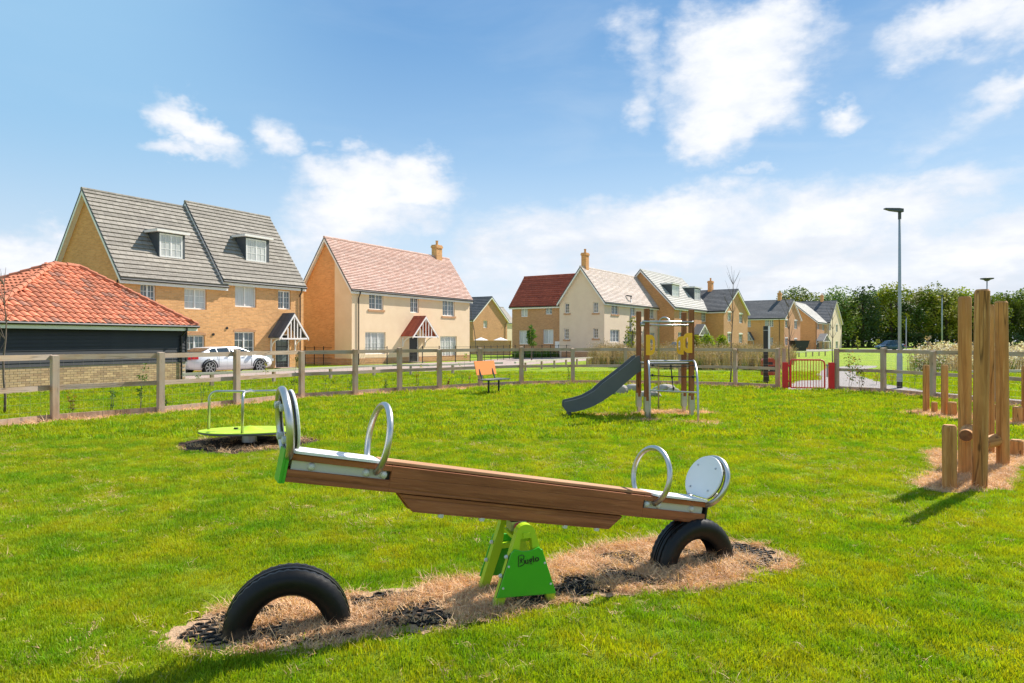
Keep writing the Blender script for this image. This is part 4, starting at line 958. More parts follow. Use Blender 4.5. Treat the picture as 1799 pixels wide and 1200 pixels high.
# ================================================================ PLANTS
LF_A = mat_leaf('leaf_green', (.055,.13,.015), (.11,.19,.02), .35, 3.); LF_Y = mat_leaf('leaf_yellow', (.40,.33,.02), (.22,.24,.02), .4, 3.)
LF_R = mat_leaf('leaf_red', (.28,.05,.02), (.20,.12,.03), .3, 5.); LF_L = mat_leaf('leaf_lime', (.17,.24,.015), (.25,.30,.02), .4, 3.)
DRY1 = mat_leaf('dry_stem', (.34,.25,.14), (.24,.19,.09), .25, 1.2, hue=.02); DRY2 = mat_leaf('green_stem', (.09,.14,.03), (.16,.17,.05), .3, 1.2)
PETAL = mat_leaf('white_petal', (.75,.72,.68), (.68,.62,.60), .3, 3., hue=0); PINKP = mat_leaf('pale_seed_head', (.50,.38,.28), (.42,.30,.22), .3, 2., hue=0)
def leaves(mb, c, n, rad, size, flat=1.):
    for _ in range(n):
        d = Vector((random.gauss(0, 1), random.gauss(0, 1), random.gauss(0, 1)*flat)).normalized()*rad*random.random()**.4; p = Vector(c)+d
        a = Vector((random.gauss(0, 1), random.gauss(0, 1), random.gauss(0, .7))).normalized(); b = a.orthogonal().normalized(); b = (b*math.cos(q_:=random.uniform(0, 6.28))+a.cross(b)*math.sin(q_)); s_ = size*random.uniform(.6, 1.3)
        mb.quad(p-a*s_, p+b*s_*.45, p+a*s_, p-b*s_*.45)
    return mb
def whip(px, py, h, label, m=LF_A, n=26, lean=.1, bushy=.16, cat='sapling', stem=.007, name='hedge_sapling', m2=None, size=.035):
    p = G(px, py); t = root(name, p, random.uniform(0, 6), label, cat); a = random.uniform(0, 6.28); st = MB(); lf = MB(); l2 = MB()
    for k in range(random.choice((1, 2))+(1 if n > 60 else 0)):
        aa = a+k*2.2; top = Vector((math.cos(aa)*lean*h, math.sin(aa)*lean*h, h*(1-.25*k))); pts = [top*(q/5)+Vector((.02*math.sin(q*2+k), .02*math.cos(q+k), 0))*(q > 0) for q in range(6)]
        st.tube(pts, [stem*(1-.13*q) for q in range(6)], 5)
        for q in range(n//4): c_ = pts[random.randint(2, 5)]; (leaves(l2 if (m2 and random.random() < .4) else lf, c_, 4, bushy*h*.55, size))
    st.build('stem', BARK2, t, smooth=True); lf.build('leaves', m, t)
    if l2.v: l2.build('coloured_leaves', m2, t)
whip(125, 733, .55, 'short yellowing sapling right of the leftmost fence post', LF_Y, 30); whip(195, 727, .62, 'thin leafy sapling midway between the two leftmost fence posts', LF_A, 26)
whip(247, 723, .98, 'tall leafy hedge sapling left of the second fence post', LF_A, 60, bushy=.2); whip(290, 722, .4, 'small dark seedling at the foot of the second fence post', LF_A, 16)
whip(355, 712, .85, 'thin bare-stemmed sapling between fence posts behind the roundabout', LF_A, 18); whip(468, 701, .95, 'yellow-leaved sapling in front of the silver car bonnet', LF_Y, 36, m2=LF_L)
whip(515, 700, 1.1, 'leafy sapling against the fence post right of the roundabout', LF_A, 46); whip(573, 694, .6, 'leaning thin sapling between posts under the cream house', LF_A, 14, lean=.5)
whip(615, 691, .5, 'small seedling just left of a fence post under the cream house', LF_A, 18); whip(677, 688, .45, 'short dark seedling beneath the cream house left windows', LF_A, 22)
whip(734, 683, .75, 'sapling with yellow and orange leaves below the porch canopy', LF_Y, 44, m2=LF_R); whip(788, 680, .32, 'tiny red-tinged seedling right of the porch fence post', LF_R, 20)
whip(812, 678, 1.05, 'tall thin leafy sapling left of the orange bench', LF_L, 44); whip(824, 680, .4, 'tiny seedling with reddish leaves just left of the bench', LF_R, 18)
whip(893, 675, .35, 'tiny green seedling just right of the orange bench', LF_A, 14); whip(998, 672, .6, 'small sapling left of the fence post near the slide foot', LF_A, 20)
whip(1493, 690, 1.25, 'leafy plant with trailing red leaves against the fence by the gate', LF_A, 90, bushy=.28, m2=LF_R, cat='shrub', name='young_shrub'); whip(1512, 690, 1.0, 'red-leaved trailing plant on the fence right of the gate', LF_R, 70, bushy=.26, m2=LF_A, cat='shrub', name='young_shrub')
whip(1540, 676, .6, 'yellow flowering weed between gate and lamp post base', LF_Y, 40, bushy=.4, cat='shrub', name='young_shrub'); whip(1607, 682, .7, 'thin sapling right of the tall lamp post base', LF_A, 20); whip(1568, 676, .55, 'yellowish small bush left of the lamp post base', LF_Y, 44, bushy=.35, cat='shrub', name='young_shrub')
def bare_tree(px, py, top, label, r=.03, lean=.03, tw=14, Y=None):
    p = G(px, py); h = EYE+(YH-top)/F*p.y; t = root('bare_sapling', p, 0, label, 'tree'); mb = MB(); pts = [Vector((lean*h*q/8+.02*math.sin(q*1.7), .02*math.cos(q*1.3), h*q/8)) for q in range(9)]
    mb.tube(pts, [r*(1-.11*q) for q in range(9)], 6); br = MB()
    for k in range(tw):
        q = random.randint(4, 7); a = random.uniform(0, 6.28); l = h*.16*random.uniform(.5, 1.2); b = pts[q]; d = Vector((math.cos(a)*.5, math.sin(a)*.5, .9))
        br.tube([b, b+d*l*.5, b+d*l+Vector((0, 0, .04))], [r*.22, r*.16, r*.08], 4)
    mb.build('trunk', BARK2, t, smooth=True); br.build('branch', BARK2, t)
bare_tree(7, 728, 470, 'thin bare young tree at the far left before the garage', .028, .01, 22); bare_tree(-6, 729, 520, 'second bare stem at the left picture edge beside the garage', .02, .0, 12)
bare_tree(843, 655, 536, 'thin leaning bare tree in front of the cream house right corner', .035, -.14, 6); bare_tree(1283, 676, 475, 'tall bare young tree behind the fence right of the climbing tower', .03, .03, 20)
bare_tree(1387, 681, 520, 'slim bare young tree behind the hinge side of the red gate', .03, -.01, 22); bare_tree(1462, 660, 530, 'slim bare young tree behind the latch side of the gate', .03, .01, 18)
def bushy_tree(px, Y, pb, pt_, wpx, label, m=LF_A, n=700, cat='tree', name='young_tree', size=.09):
    p = Vector(((px-CX)/F*Y, Y, 0)); zb, zt = zat(p, pb), zat(p, pt_); w = wpx/F*Y/2; t = root(name, p, 0, label, cat); MB().tube([(0,0,0), (0,0,zb), (.02,0,(zb+zt)/2+.3)], [.05,.04,.015], 6).build('trunk', BARK2, t)
    mb = MB()
    for _ in range(int(n/14)):
        q = random.random(); r_ = w*(math.sin(math.pi*min(1, .12+q*.9)))**.6; a = random.uniform(0, 6.28); leaves(mb, (r_*random.random()**.5*math.cos(a), r_*random.random()**.5*math.sin(a), zb+(zt-zb)*q), 14, w*.42, size)
    mb.build('crown', m, t)
bushy_tree(934, 55, 606, 573, 18, 'small round green tree before the brown brick wing', LF_A, 700); bushy_tree(1111, 50, 612, 560, 22, 'young tree with green and russet leaves by the corner house door', LF_L, 420, size=.08)
bushy_tree(1507, 118, 613, 592, 7, 'tiny young tree at the wood edge right of far cream gable', LF_L, 200, size=.12); bushy_tree(1542, 118, 613, 594, 9, 'tiny lime green tree left of the far parked blue car', LF_L, 200, size=.12)
bushy_tree(1104, 51, 612, 585, 14, 'dark green shrub under the young russet tree', LF_A, 200)
# tall dry grass bed, lime bushes, wild flowers
def tall_tuft(name, nb, h, m, spread=.18, w=.012, head=None):
    mb = MB()
    for k in range(nb):
        a = random.uniform(0, 6.28); r_ = spread*math.sqrt(random.random()); x, y = r_*math.cos(a), r_*math.sin(a); hh = h*random.uniform(.5, 1.1); b = random.uniform(0, 6.28); l = hh*random.uniform(.05, .35); dx, dy = math.cos(b)*l, math.sin(b)*l; c = random.uniform(0, 3.14); wx, wy = math.cos(c)*w, math.sin(c)*w
        mb.quad((x-wx, y-wy, 0), (x+wx, y+wy, 0), (x+dx*.4+wx*.7, y+dy*.4+wy*.7, hh*.65), (x+dx*.4-wx*.7, y+dy*.4-wy*.7, hh*.65)); mb.quad((x+dx*.4-wx*.7, y+dy*.4-wy*.7, hh*.65), (x+dx*.4+wx*.7, y+dy*.4+wy*.7, hh*.65), (x+dx, y+dy, hh))
        if head and random.random() < head[2]: leaves(mb, (x+dx, y+dy, hh), 4, head[1], head[1]*.8)
    return bpy.data.objects.new(name, mb.mesh(name, m))
def fill(P, n):
    P = np.array([p[:2] for p in P]); lo, hi = P.min(0), P.max(0); x, y = rng.uniform(lo[0], hi[0], n*4), rng.uniform(lo[1], hi[1], n*4); k = inside(P, x, y); return x[k][:n], y[k][:n]
tall = source('tall_grass_source', [tall_tuft('tuft', 26, 1.0, DRY1, .2, .012, (0, .03, .5)), tall_tuft('tuft', 26, 1.15, DRY1, .2, .012, (0, .035, .6)), tall_tuft('tuft', 22, .8, DRY2, .2, .014), tall_tuft('tuft', 22, .95, PINKP, .2, .01, (0, .04, .7))])
x, y = fill(bed1, 2600); hs = (.95+.35*vnoise(x, y, .6, 1.))*rng.uniform(.7, 1.15, x.shape)*1.05
scatter('tall_dry_grass', np.stack([x, y, 0*x], 1), hs, tall, 4)
wild = source('wild_flower_source', [tall_tuft('tuft', 22, .9, PINKP, .2, .010, (0, .05, .9)), tall_tuft('tuft', 20, .85, PETAL, .25, .006, (0, .06, .9)), tall_tuft('tuft', 22, .75, DRY2, .2, .014), tall_tuft('tuft', 22, .85, DRY1, .2, .012, (0, .04, .7))])
x, y = fill(bed2, 1500); scatter('wild_flowers', np.stack([x, y, 0*x], 1), (1.15+.3*vnoise(x, y, .7, 3.))*rng.uniform(.75, 1.2, x.shape), wild, 4)
x, y = fill([G(*p) for p in ((905,630),(1035,626),(1035,623),(905,626))], 400); hedge_src = source('hedge_source', [tall_tuft('tuft', 20, .5, LF_A, .2, .03) for _ in range(3)])
scatter('low_hedge', np.stack([x, y, 0*x], 1), np.full(x.shape, 1.3), hedge_src, 3)
for k, (px, w_, pt_) in enumerate(((1222, 20, 592), (1243, 24, 590), (1268, 26, 591), (1232, 14, 596))):
    bushy_tree(px, 54+k, 612, pt_, w_, ['lime green grassy bush left, before the orange brick houses', 'lime green bush in the middle of the row before the brick houses', 'lime green bush at the right end of the row', 'small lime bush tucked behind the others near the tower'][k], LF_L, 900, 'shrub', 'lime_bush', .09)
whip(1630, 655, 1.75, 'tall flowering stem rising above the white wild flowers', PINKP, 60, bushy=.16, cat='plant', name='flowering_plant', size=.06)
for k, (px, py) in enumerate(((1612, 664), (1650, 662))): whip(px, py, .95, ['white daisy clump left of the back fence post', 'white daisy clump between back fence post and tall log'][k], PETAL, 80, bushy=.5, cat='plant', name='flowering_plant', m2=LF_A, size=.05)
# ================================================================ FAR WOODLAND
LT = [mat_leaf('wood_leaf_%s' % n_, a, b, .25, .12, hue=.05) for n_, a, b in (('dark', (.038,.08,.018), (.07,.12,.022)), ('mid', (.085,.155,.02), (.17,.235,.025)), ('yellow', (.19,.24,.016), (.34,.34,.02)))]
def crown_mesh(name, m, seed, H=13., Wd=5.):
    random.seed(seed); mb = MB(); blobs = [(random.uniform(-1, 1)*Wd*.62, random.uniform(-1, 1)*Wd*.6, H*random.uniform(.16, .9)) for _ in range(34)]
    for x, y, z in blobs:
        r_ = Wd*random.uniform(.22, .42); k_ = 1-max(0, z/H-.55)*1.5; x *= k_; y *= k_
        for _ in range(105):
            d = Vector((random.gauss(0, 1), random.gauss(0, 1), random.gauss(0, .8))).normalized(); p = Vector((x, y, z))+d*r_*random.uniform(.7, 1.05)
            a = Vector((random.gauss(0, 1), random.gauss(0, 1), random.gauss(0, .5))).normalized(); b = a.orthogonal().normalized(); s_ = random.uniform(.13, .30)
            mb.quad(p-a*s_, p+b*s_*.7, p+a*s_, p-b*s_*.7)
    return mb.mesh(name, m)
crowns = [crown_mesh('crown', LT[i % 3], 100+i) for i in range(6)]
trk = MB(); trk.tube([(0,0,0), (.1,0,4), (0,.2,8), (.2,0,11)], [.38,.28,.18,.06], 7)
for a_ in range(5): trk.tube([(0,.1,4+a_), (math.cos(a_*1.4)*1.4, math.sin(a_*1.4)*1.4, 6.2+a_), (math.cos(a_*1.4)*2.4, math.sin(a_*1.4)*2.4, 8+a_*.7)], [.13,.08,.03], 5)
trme = trk.mesh('trunk', BARK); random.seed(5)
kinds = ['dark green', 'mid green', 'yellow-tinged green']
ordn = ['first', 'second', 'third', 'fourth', 'fifth', 'sixth', 'seventh', 'eighth', 'ninth', 'tenth', 'eleventh', 'twelfth', 'thirteenth', 'fourteenth', 'fifteenth', 'sixteenth', 'seventeenth', 'eighteenth', 'nineteenth', 'twentieth']
tops = [(1400, 517), (1421, 514), (1440, 512), (1468, 508), (1490, 506), (1515, 504), (1545, 503), (1567, 507), (1590, 505), (1615, 504), (1640, 508), (1662, 498), (1690, 503), (1715, 500), (1745, 503), (1775, 517), (1805, 520), (1840, 512), (1880, 508)]
for k, (px, py) in enumerate(tops):
    Y = 152+random.uniform(-3, 6); p = Vector(((px-CX)/F*Y, Y, 0)); hgt = zat(p, py)+random.uniform(-2.3, 1.4); ci = [2, 2, 2, 1, 2, 0, 1, 2, 0, 2, 1, 2, 2, 0, 1, 0, 1, 2, 0][k]; ci += random.choice((0, 3))
    t = root('woodland_tree', p, random.uniform(0, 6.28), '%s broad tree, %s from the left along the woodland front' % (kinds[ci % 3], ordn[k]), 'tree', 'trees of the far woodland front')
    s_ = hgt/12.9; put('crown', crowns[ci], t, (0,0,0), (0,0,0), (s_*random.uniform(.85, 1.15), s_*.95, s_)); put('trunk', trme, t, (0,0,0), (0,0,0), (s_, s_, s_))
for k in range(19):
    px = 1392+k*27; Y = 166+random.uniform(-3, 4); p = Vector(((px-CX)/F*Y, Y, 0)); ci = random.choice((0, 0, 1, 3, 4)); s_ = random.uniform(.92, 1.1)*1.06
    t = root('woodland_tree', p, random.uniform(0, 6.28), '%s tree, %s from the left in the shaded second woodland row' % (kinds[ci % 3], ordn[k]), 'tree', 'trees of the second woodland row')
    put('crown', crowns[ci], t, (0,0,0), (0,0,0), (s_*1.2, s_*1.2, s_*.98)); put('trunk', trme, t)
und = MB(); random.seed(9)
for _ in range(9000):
    px = random.uniform(1380, 1960); Y = random.uniform(147, 154); p = Vector(((px-CX)/F*Y, Y, 3.2*random.random()**1.3)); a = Vector((random.gauss(0, 1), random.gauss(0, 1), random.gauss(0, 1))).normalized(); b = a.orthogonal().normalized(); s_ = random.uniform(.15, .35); und.quad(p-a*s_, p+b*s_*.7, p+a*s_, p-b*s_*.7)
tag(und.build('woodland_undergrowth', LT[0]), kind='stuff')
wb_ = MB(); wb_.poly(*[(p_.x, p_.y, .01) for p_ in (G(1380, 610.9), G(1950, 610.9), G(2300, 608), G(1300, 608))]); tag(wb_.build('forest_floor', SOIL), kind='structure')
# ================================================================ LAMP POSTS
def lamp(px, pb, pt_, label, Y=None, base=True, arm=1.0, disc=False, r=.052):
    p = G(px, pb) if Y is None else Vector(((px-CX)/F*Y, Y, 0)); h = zat(p, pt_); t = root('lamp_post', p, 0, label, 'lamp post')
    if base: MB().lathe([(.001, 0), (.088, 0), (.088, .22)], 16).build('base_band', BLACKP, t); MB().lathe([(.088, .22), (.088, 1.08), (.075, 1.16), (r, 1.2)], 16).build('base_sleeve', POLEG, t); MB().lathe([(.095, .3), (.095, .36)], 16).build('collar', GALV, t)
    MB().tube([(0,0,0), (0,0,h*.5), (0,0,h)], [r, r, r*.72], 12).build('pole', POLEG, t, smooth=True)
    if disc: MB().lathe([(.001, 0), (.12, 0), (.2, .08), (.42, .14), (.42, .2), (.001, .26)], 16, Matrix.Translation((0,0,h-.15))).build('lamp_head', LEAD, t); return t
    hd = MB(); hd.prism([(.09, -.02), (.09, .09), (-.05, .11), (-.50, .12), (-.52, .09), (-.3, .03), (-.05, .0)], -.09, .09); hd.v = [(x*arm, y*arm*(1 if x > -.5 else .7), z+h) for x, y, z in hd.v]; hd.build('lamp_head', LEAD, t); MB().tube([(0,0,h-.25), (0,0,h)], r*.95, 10).build('sleeve', LEAD, t)
    return t
lamp(1580.5, 682, 372, 'tall grey lamp post with dark head right of the red gate')
lamp(1655, 617, 520, 'slender distant lamp post before the wood, left of tall logs', Y=76, base=False, r=.07); lamp(1592, 616, 557, 'small distant lamp post just right of the tall lamp post', Y=120, base=False, r=.09)
lamp(1734, 640, 490, 'lamp post with flat disc head showing above the tallest log', Y=48, disc=True, base=False, r=.05); lamp(1108.5, 625, 521, 'slim lamp post in front of the pale corner house', Y=67, base=False, r=.06)
# ================================================================ SIGN POST AND BIN
p = G(1345, 676); t = root('signpost', p, R(-12), 'tall black square post with a narrow white side board behind the fence', 'post'); h_ = zat(p, 573)
MB().box(-.075, .075, -.06, .06, -.1, h_).build('post', BLACKP, t); MB().box(.08, .15, -.05, .05, h_-.85, h_).build('side_board', WHITE, t); MB().box(-.08, .08, -.065, .065, h_-.16, h_-.14).build('collar', GALV, t)
p = G(1349, 672); t = root('litter_bin', p, R(-8), 'red and black litter bin beside the black signpost behind the fence', 'bin')
mb = MB(); mb.prism([(-.22, .28), (.22, .28), (.235, .84), (.15, .93), (-.15, .93), (-.235, .84)], -.16, .16); mb.build('bin_body', mat('bin_red', (.42,.05,.015), .5), t); MB().box(-.24, .24, -.168, .168, .42, .62).build('band', BLACKP, t); MB().box(-.04, .04, -.03, .03, 0, .28).build('leg', BLACKP, t); MB().box(-.14, .14, -.172, -.160, .68, .78).build('opening', BLACKP, t)
MB().box(-.012, .02, -.176, -.169, .46, .57).build('symbol', WHITE, t)
# skip and boulders
p = G(1404, 616.3); t = root('skip', p, R(10), 'black open skip standing before the far orange brick house', 'skip'); mb = MB(); mb.prism([(-.9, .45), (.9, .45), (1.25, 1.5), (-1.25, 1.5)], -.8, .8); mb.build('container', BLACKP, t); MB().box(-1.3, 1.3, -.86, .86, 1.5, 1.58).build('rim', BLACKP, t); MB().box(-.8, .8, -.6, .6, 0, .45).build('base', BLACKP, t)
def boulder(px, py, w, h, label, seed, d=None):
    random.seed(seed); p = G(px, py); bm_ = []; me = MB(); n, m_ = 14, 9; fs = [(Vector((random.gauss(0, 1), random.gauss(0, 1), random.gauss(0, .6))).normalized(), random.uniform(.68, .92)) for _ in range(11)]
    for j in range(m_+1):
        for i in range(n):
            a, b = 2*math.pi*i/n, math.pi*j/m_; v_ = Vector((math.sin(b)*math.cos(a), math.sin(b)*math.sin(a), math.cos(b)))
            for nn, dd in fs:
                q = v_.dot(nn)
                if q > dd: v_ -= nn*(q-dd)*.95
            me.v.append((v_.x*w/2, v_.y*(d or w*.7)/2, v_.z*h*.72+h*.28))
    for j in range(m_):
        for i in range(n): me.f.append((j*n+i, (j+1)*n+i, (j+1)*n+(i+1) % n, j*n+(i+1) % n)); me.mi.append(0)
    o = me.build('boulder', STONE); o.location = p; o.rotation_euler = (0, 0, random.uniform(-.5, .5)); tag(o, label, 'boulder', 'boulders behind the climbing tower')
for a in ((1088, 693, .62, .31, 'pinkish grey boulder nearest the slide', 3), (1112, 689, .52, .26, 'pale boulder between slide chute and tower posts', 4), (1143, 698, .74, .24, 'low grey boulder seen between the tower posts', 5), (1168, 688, .85, .24, 'long flat boulder behind the climbing net', 6), (1183, 691, .42, .2, 'small boulder at the right end of the boulder group', 8), (1107, 686, .35, .2, 'small boulder half hidden behind the pale one', 12)): boulder(*a)
# ================================================================ CARS
def car(loc, rz, label, L=4.75, Wd=1.82, Hc=1.43, paint=CARW, full=True):
    t = root('car', loc, rz, label, 'car'); s = L/4.75
    st = [(-2.37,.50,.78,.60),(-2.33,.32,.98,.70),(-2.1,.26,1.02,.82),(-1.6,.22,1.03,.89),(-.8,.2,.99,.91),(0,.2,.96,.91),(.8,.2,.94,.91),(1.3,.22,.90,.89),(1.9,.24,.80,.84),(2.2,.28,.70,.76),(2.36,.38,.58,.60)]
    mb = MB(); n = 10
    for x, zb, zt, w in st:
        for q in [(-w*.86,zb),(-w*.99,zb+.12),(-w,zb+(zt-zb)*.5),(-w*.97,zt-.08),(-w*.86,zt),(w*.86,zt),(w*.97,zt-.08),(w,zb+(zt-zb)*.5),(w*.99,zb+.12),(w*.86,zb)]: mb.v.append((x*s, q[0], q[1]))
    for k in range(len(st)-1):
        for j in range(n): a = k*n; mb.f.append((a+j, a+(j+1) % n, a+n+(j+1) % n, a+n+j)); mb.mi.append(0)
    mb.f += [tuple(range(n-1, -1, -1)), tuple((len(st)-1)*n+j for j in range(n))]; mb.mi += [0, 0]
    b = mb.build('body', paint, t, smooth=False); b.data.shade_smooth(); 
    gs = [(-1.75,1.02,.80),(-1.15,Hc-.04,.62),(-.3,Hc,.63),(.35,Hc-.04,.61),(1.2,.95,.78)]; g = MB()
    for x, z, w in gs:
        for q in ((-w, z), (w, z)): g.v.append((x*s, q[0], q[1]))
        g.v += [(x*s, -.84, .97), (x*s, .84, .97)]
    for k in range(4):
        a = k*4; b_ = a+4; g.f += [(a, a+1, b_+1, b_), (a+2, a, b_, b_+2), (a+1, a+3, b_+3, b_+1)]; g.mi += [0]*3
    g.build('roof', paint, t)
    wi = MB()
    for sg in (-1, 1):
        def wp(x, f): # point on the cabin side, f 0 sill..1 roof
            for i in range(4):
                if gs[i][0] <= x <= gs[i+1][0]: q = (x-gs[i][0])/(gs[i+1][0]-gs[i][0]); zz = gs[i][1]*(1-q)+gs[i+1][1]*q; ww = gs[i][2]*(1-q)+gs[i+1][2]*q; break
            z = .99+(zz-.99)*f; y = .84+(ww-.84)*f; return (x*s, sg*(y+.006), z)
        for x0, x1 in ((-1.35, -.98), (-.93, -.12), (-.05, .92)):
            n_ = 4
            for q in range(n_): xa, xb = x0+(x1-x0)*q/n_, x0+(x1-x0)*(q+1)/n_; wi.quad(wp(xa, .08), wp(xb, .08), wp(xb, .86), wp(xa, .86))
    wi.build('side_window', GLASSD, t)
    MB().quad((-1.72*s,-.66,1.06), (-1.2*s,-.56,Hc-.07), (-1.2*s,.56,Hc-.07), (-1.72*s,.66,1.06)).build('rear_window', GLASSD, t).location = (-.012, 0, .012)
    MB().quad((1.14*s,-.68,1.0), (.42*s,-.56,Hc-.06), (.42*s,.56,Hc-.06), (1.14*s,.68,1.0)).build('windscreen', GLASSD, t).location = (.012, 0, .012)
    for x in (-1.42*s, 1.38*s):
        for sg in (-1, 1):
            M = Matrix.Translation((x, sg*.80, .33)) @ Matrix.Rotation(R(90), 4, 'X')
            wh = MB().lathe([(.001,-.1),(.33,-.1),(.345,-.05),(.345,.05),(.33,.1),(.001,.1)], 20, M).build('wheel', RUBBER, t, smooth=False)
            ri = MB(); ri.lathe([(.001,-.03),(.05,-.03),(.06,.0)], 10, M)
            M2 = Matrix.Translation((x, sg*.915, .33)) @ Matrix.Rotation(R(90), 4, 'X')
            for q in range(7):
                a = q*2*math.pi/7; ri.box(.04, .235, -.022, .022, -.008, .008, M2 @ Matrix.Rotation(a, 4, 'Z'))
            ri.lathe([(.235,-.01),(.255,-.01),(.255,.01),(.235,.01)], 20, M2); ri.build('rim', GALV, wh)
            ar = MB(); pts = [(x+.40*math.cos(a_)*1, sg*(.893), .33+.40*math.sin(a_)) for a_ in [math.pi*q/10 for q in range(11)]]; ar.tube(pts, .035, 5); ar.build('wheel_arch', BLACKP, t)
    for sg in (-1, 1):
        MB().prism([(sg*.42, .74), (sg*.74, .72), (sg*.72, .90), (sg*.42, .90)], -2.40*s, -2.28*s, lambda u_, v_, w_: (w_, u_, v_)).box(-2.3*s, -1.98*s, sg*.82-.03, sg*.82+.03, .74, .90).build('tail_light', TAIL, t)
        MB().box(2.18*s, 2.33*s, sg*.66-.1, sg*.66+.09, .56, .68).build('headlight', PANEL_, t); MB().box(.88*s, 1.05*s, sg*.98-.08, sg*.98+.08, .96, 1.07).build('mirror', paint, t)
        MB().box(-.6*s, -.42*s, sg*.915-.01, sg*.915+.01, .82, .85).box(.35*s, .53*s, sg*.915-.01, sg*.915+.01, .82, .85).build('door_handle', GALV, t)
        sm = MB(); 
        for x in (-.95, -.08, .88): sm.box(x*s-.006, x*s+.006, sg*.912-.003, sg*.912+.003, .35, .93)
        sm.build('door_seam', BLACKP, t)
    MB().box(-2.39*s, -2.36*s, -.26, .26, .52, .63).build('number_plate', YELP, t)
    return t
u, v = axes(1600); cR = G(368, 659.0)+v*.85; cR.z = 0
car(cR+u*1.42, math.atan2(u.y, u.x), 'silver white saloon car parked between the garage and brick house', Hc=1.30)
p = Vector(((1185-CX)/F*62, 60, 0)); car(p, R(200), 'light blue hatchback car partly hidden by the tower handles', L=4.0, paint=mat('blue_paint', (.18,.34,.45), .25), Hc=1.48)
p = Vector(((1563-CX)/F*108, 108, 0)); car(p, R(185), 'dark blue car parked in front of the far woodland', L=4.3, paint=mat('dark_blue_paint', (.04,.09,.16), .25), Hc=1.6)
# ================================================================ PLAYGROUND
random.seed(21)
# --- seesaw
SA = R(27); C0 = Vector((.07, 4.33, 0)); TL = R(11.2)
ss_ = root('seesaw', C0, SA, 'brown timber seesaw with steel ring handles and green trestle, right end down', 'seesaw')
B = Matrix.Translation((0, 0, .643)) @ Matrix.Rotation(TL, 4, 'Y')
def bb(mb): mb.v = [tuple(B @ Vector(p)) for p in mb.v]; return mb
Lh = 1.475
for sg in (-1, 1):
    n0, n1 = sg*.076, sg*.036; m_ = MB(); e = .905
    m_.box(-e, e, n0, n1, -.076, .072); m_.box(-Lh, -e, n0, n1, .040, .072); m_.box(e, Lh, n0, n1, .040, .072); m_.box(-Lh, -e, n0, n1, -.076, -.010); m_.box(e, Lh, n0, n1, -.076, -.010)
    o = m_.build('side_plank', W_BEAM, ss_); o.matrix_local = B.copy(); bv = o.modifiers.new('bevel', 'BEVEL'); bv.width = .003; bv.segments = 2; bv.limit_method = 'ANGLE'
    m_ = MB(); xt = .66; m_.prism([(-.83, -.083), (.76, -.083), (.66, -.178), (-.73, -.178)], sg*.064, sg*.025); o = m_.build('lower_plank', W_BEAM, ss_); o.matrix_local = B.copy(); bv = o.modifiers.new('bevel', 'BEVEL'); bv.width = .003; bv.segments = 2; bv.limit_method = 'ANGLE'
    for se in (-1, 1):
        MB().box(se*.93, se*(Lh-.02), sg*.058, sg*.040, -.010, .040).build('side_bar', CREAMP, ss_).matrix_local = B.copy()
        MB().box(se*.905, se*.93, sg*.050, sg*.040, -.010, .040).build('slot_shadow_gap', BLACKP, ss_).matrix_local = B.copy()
        for sb in (.945, 1.045, 1.35):
            MB().lathe([(.001, .022), (.012, .02), (.020, .010), (.022, 0)], 14, Matrix.Translation((se*sb, sg*.058, .015)) @ Matrix.Rotation(R(90*sg*-1), 4, 'X')).build('bolt_cap', BOLT, ss_, smooth=True).matrix_local = B.copy()
    
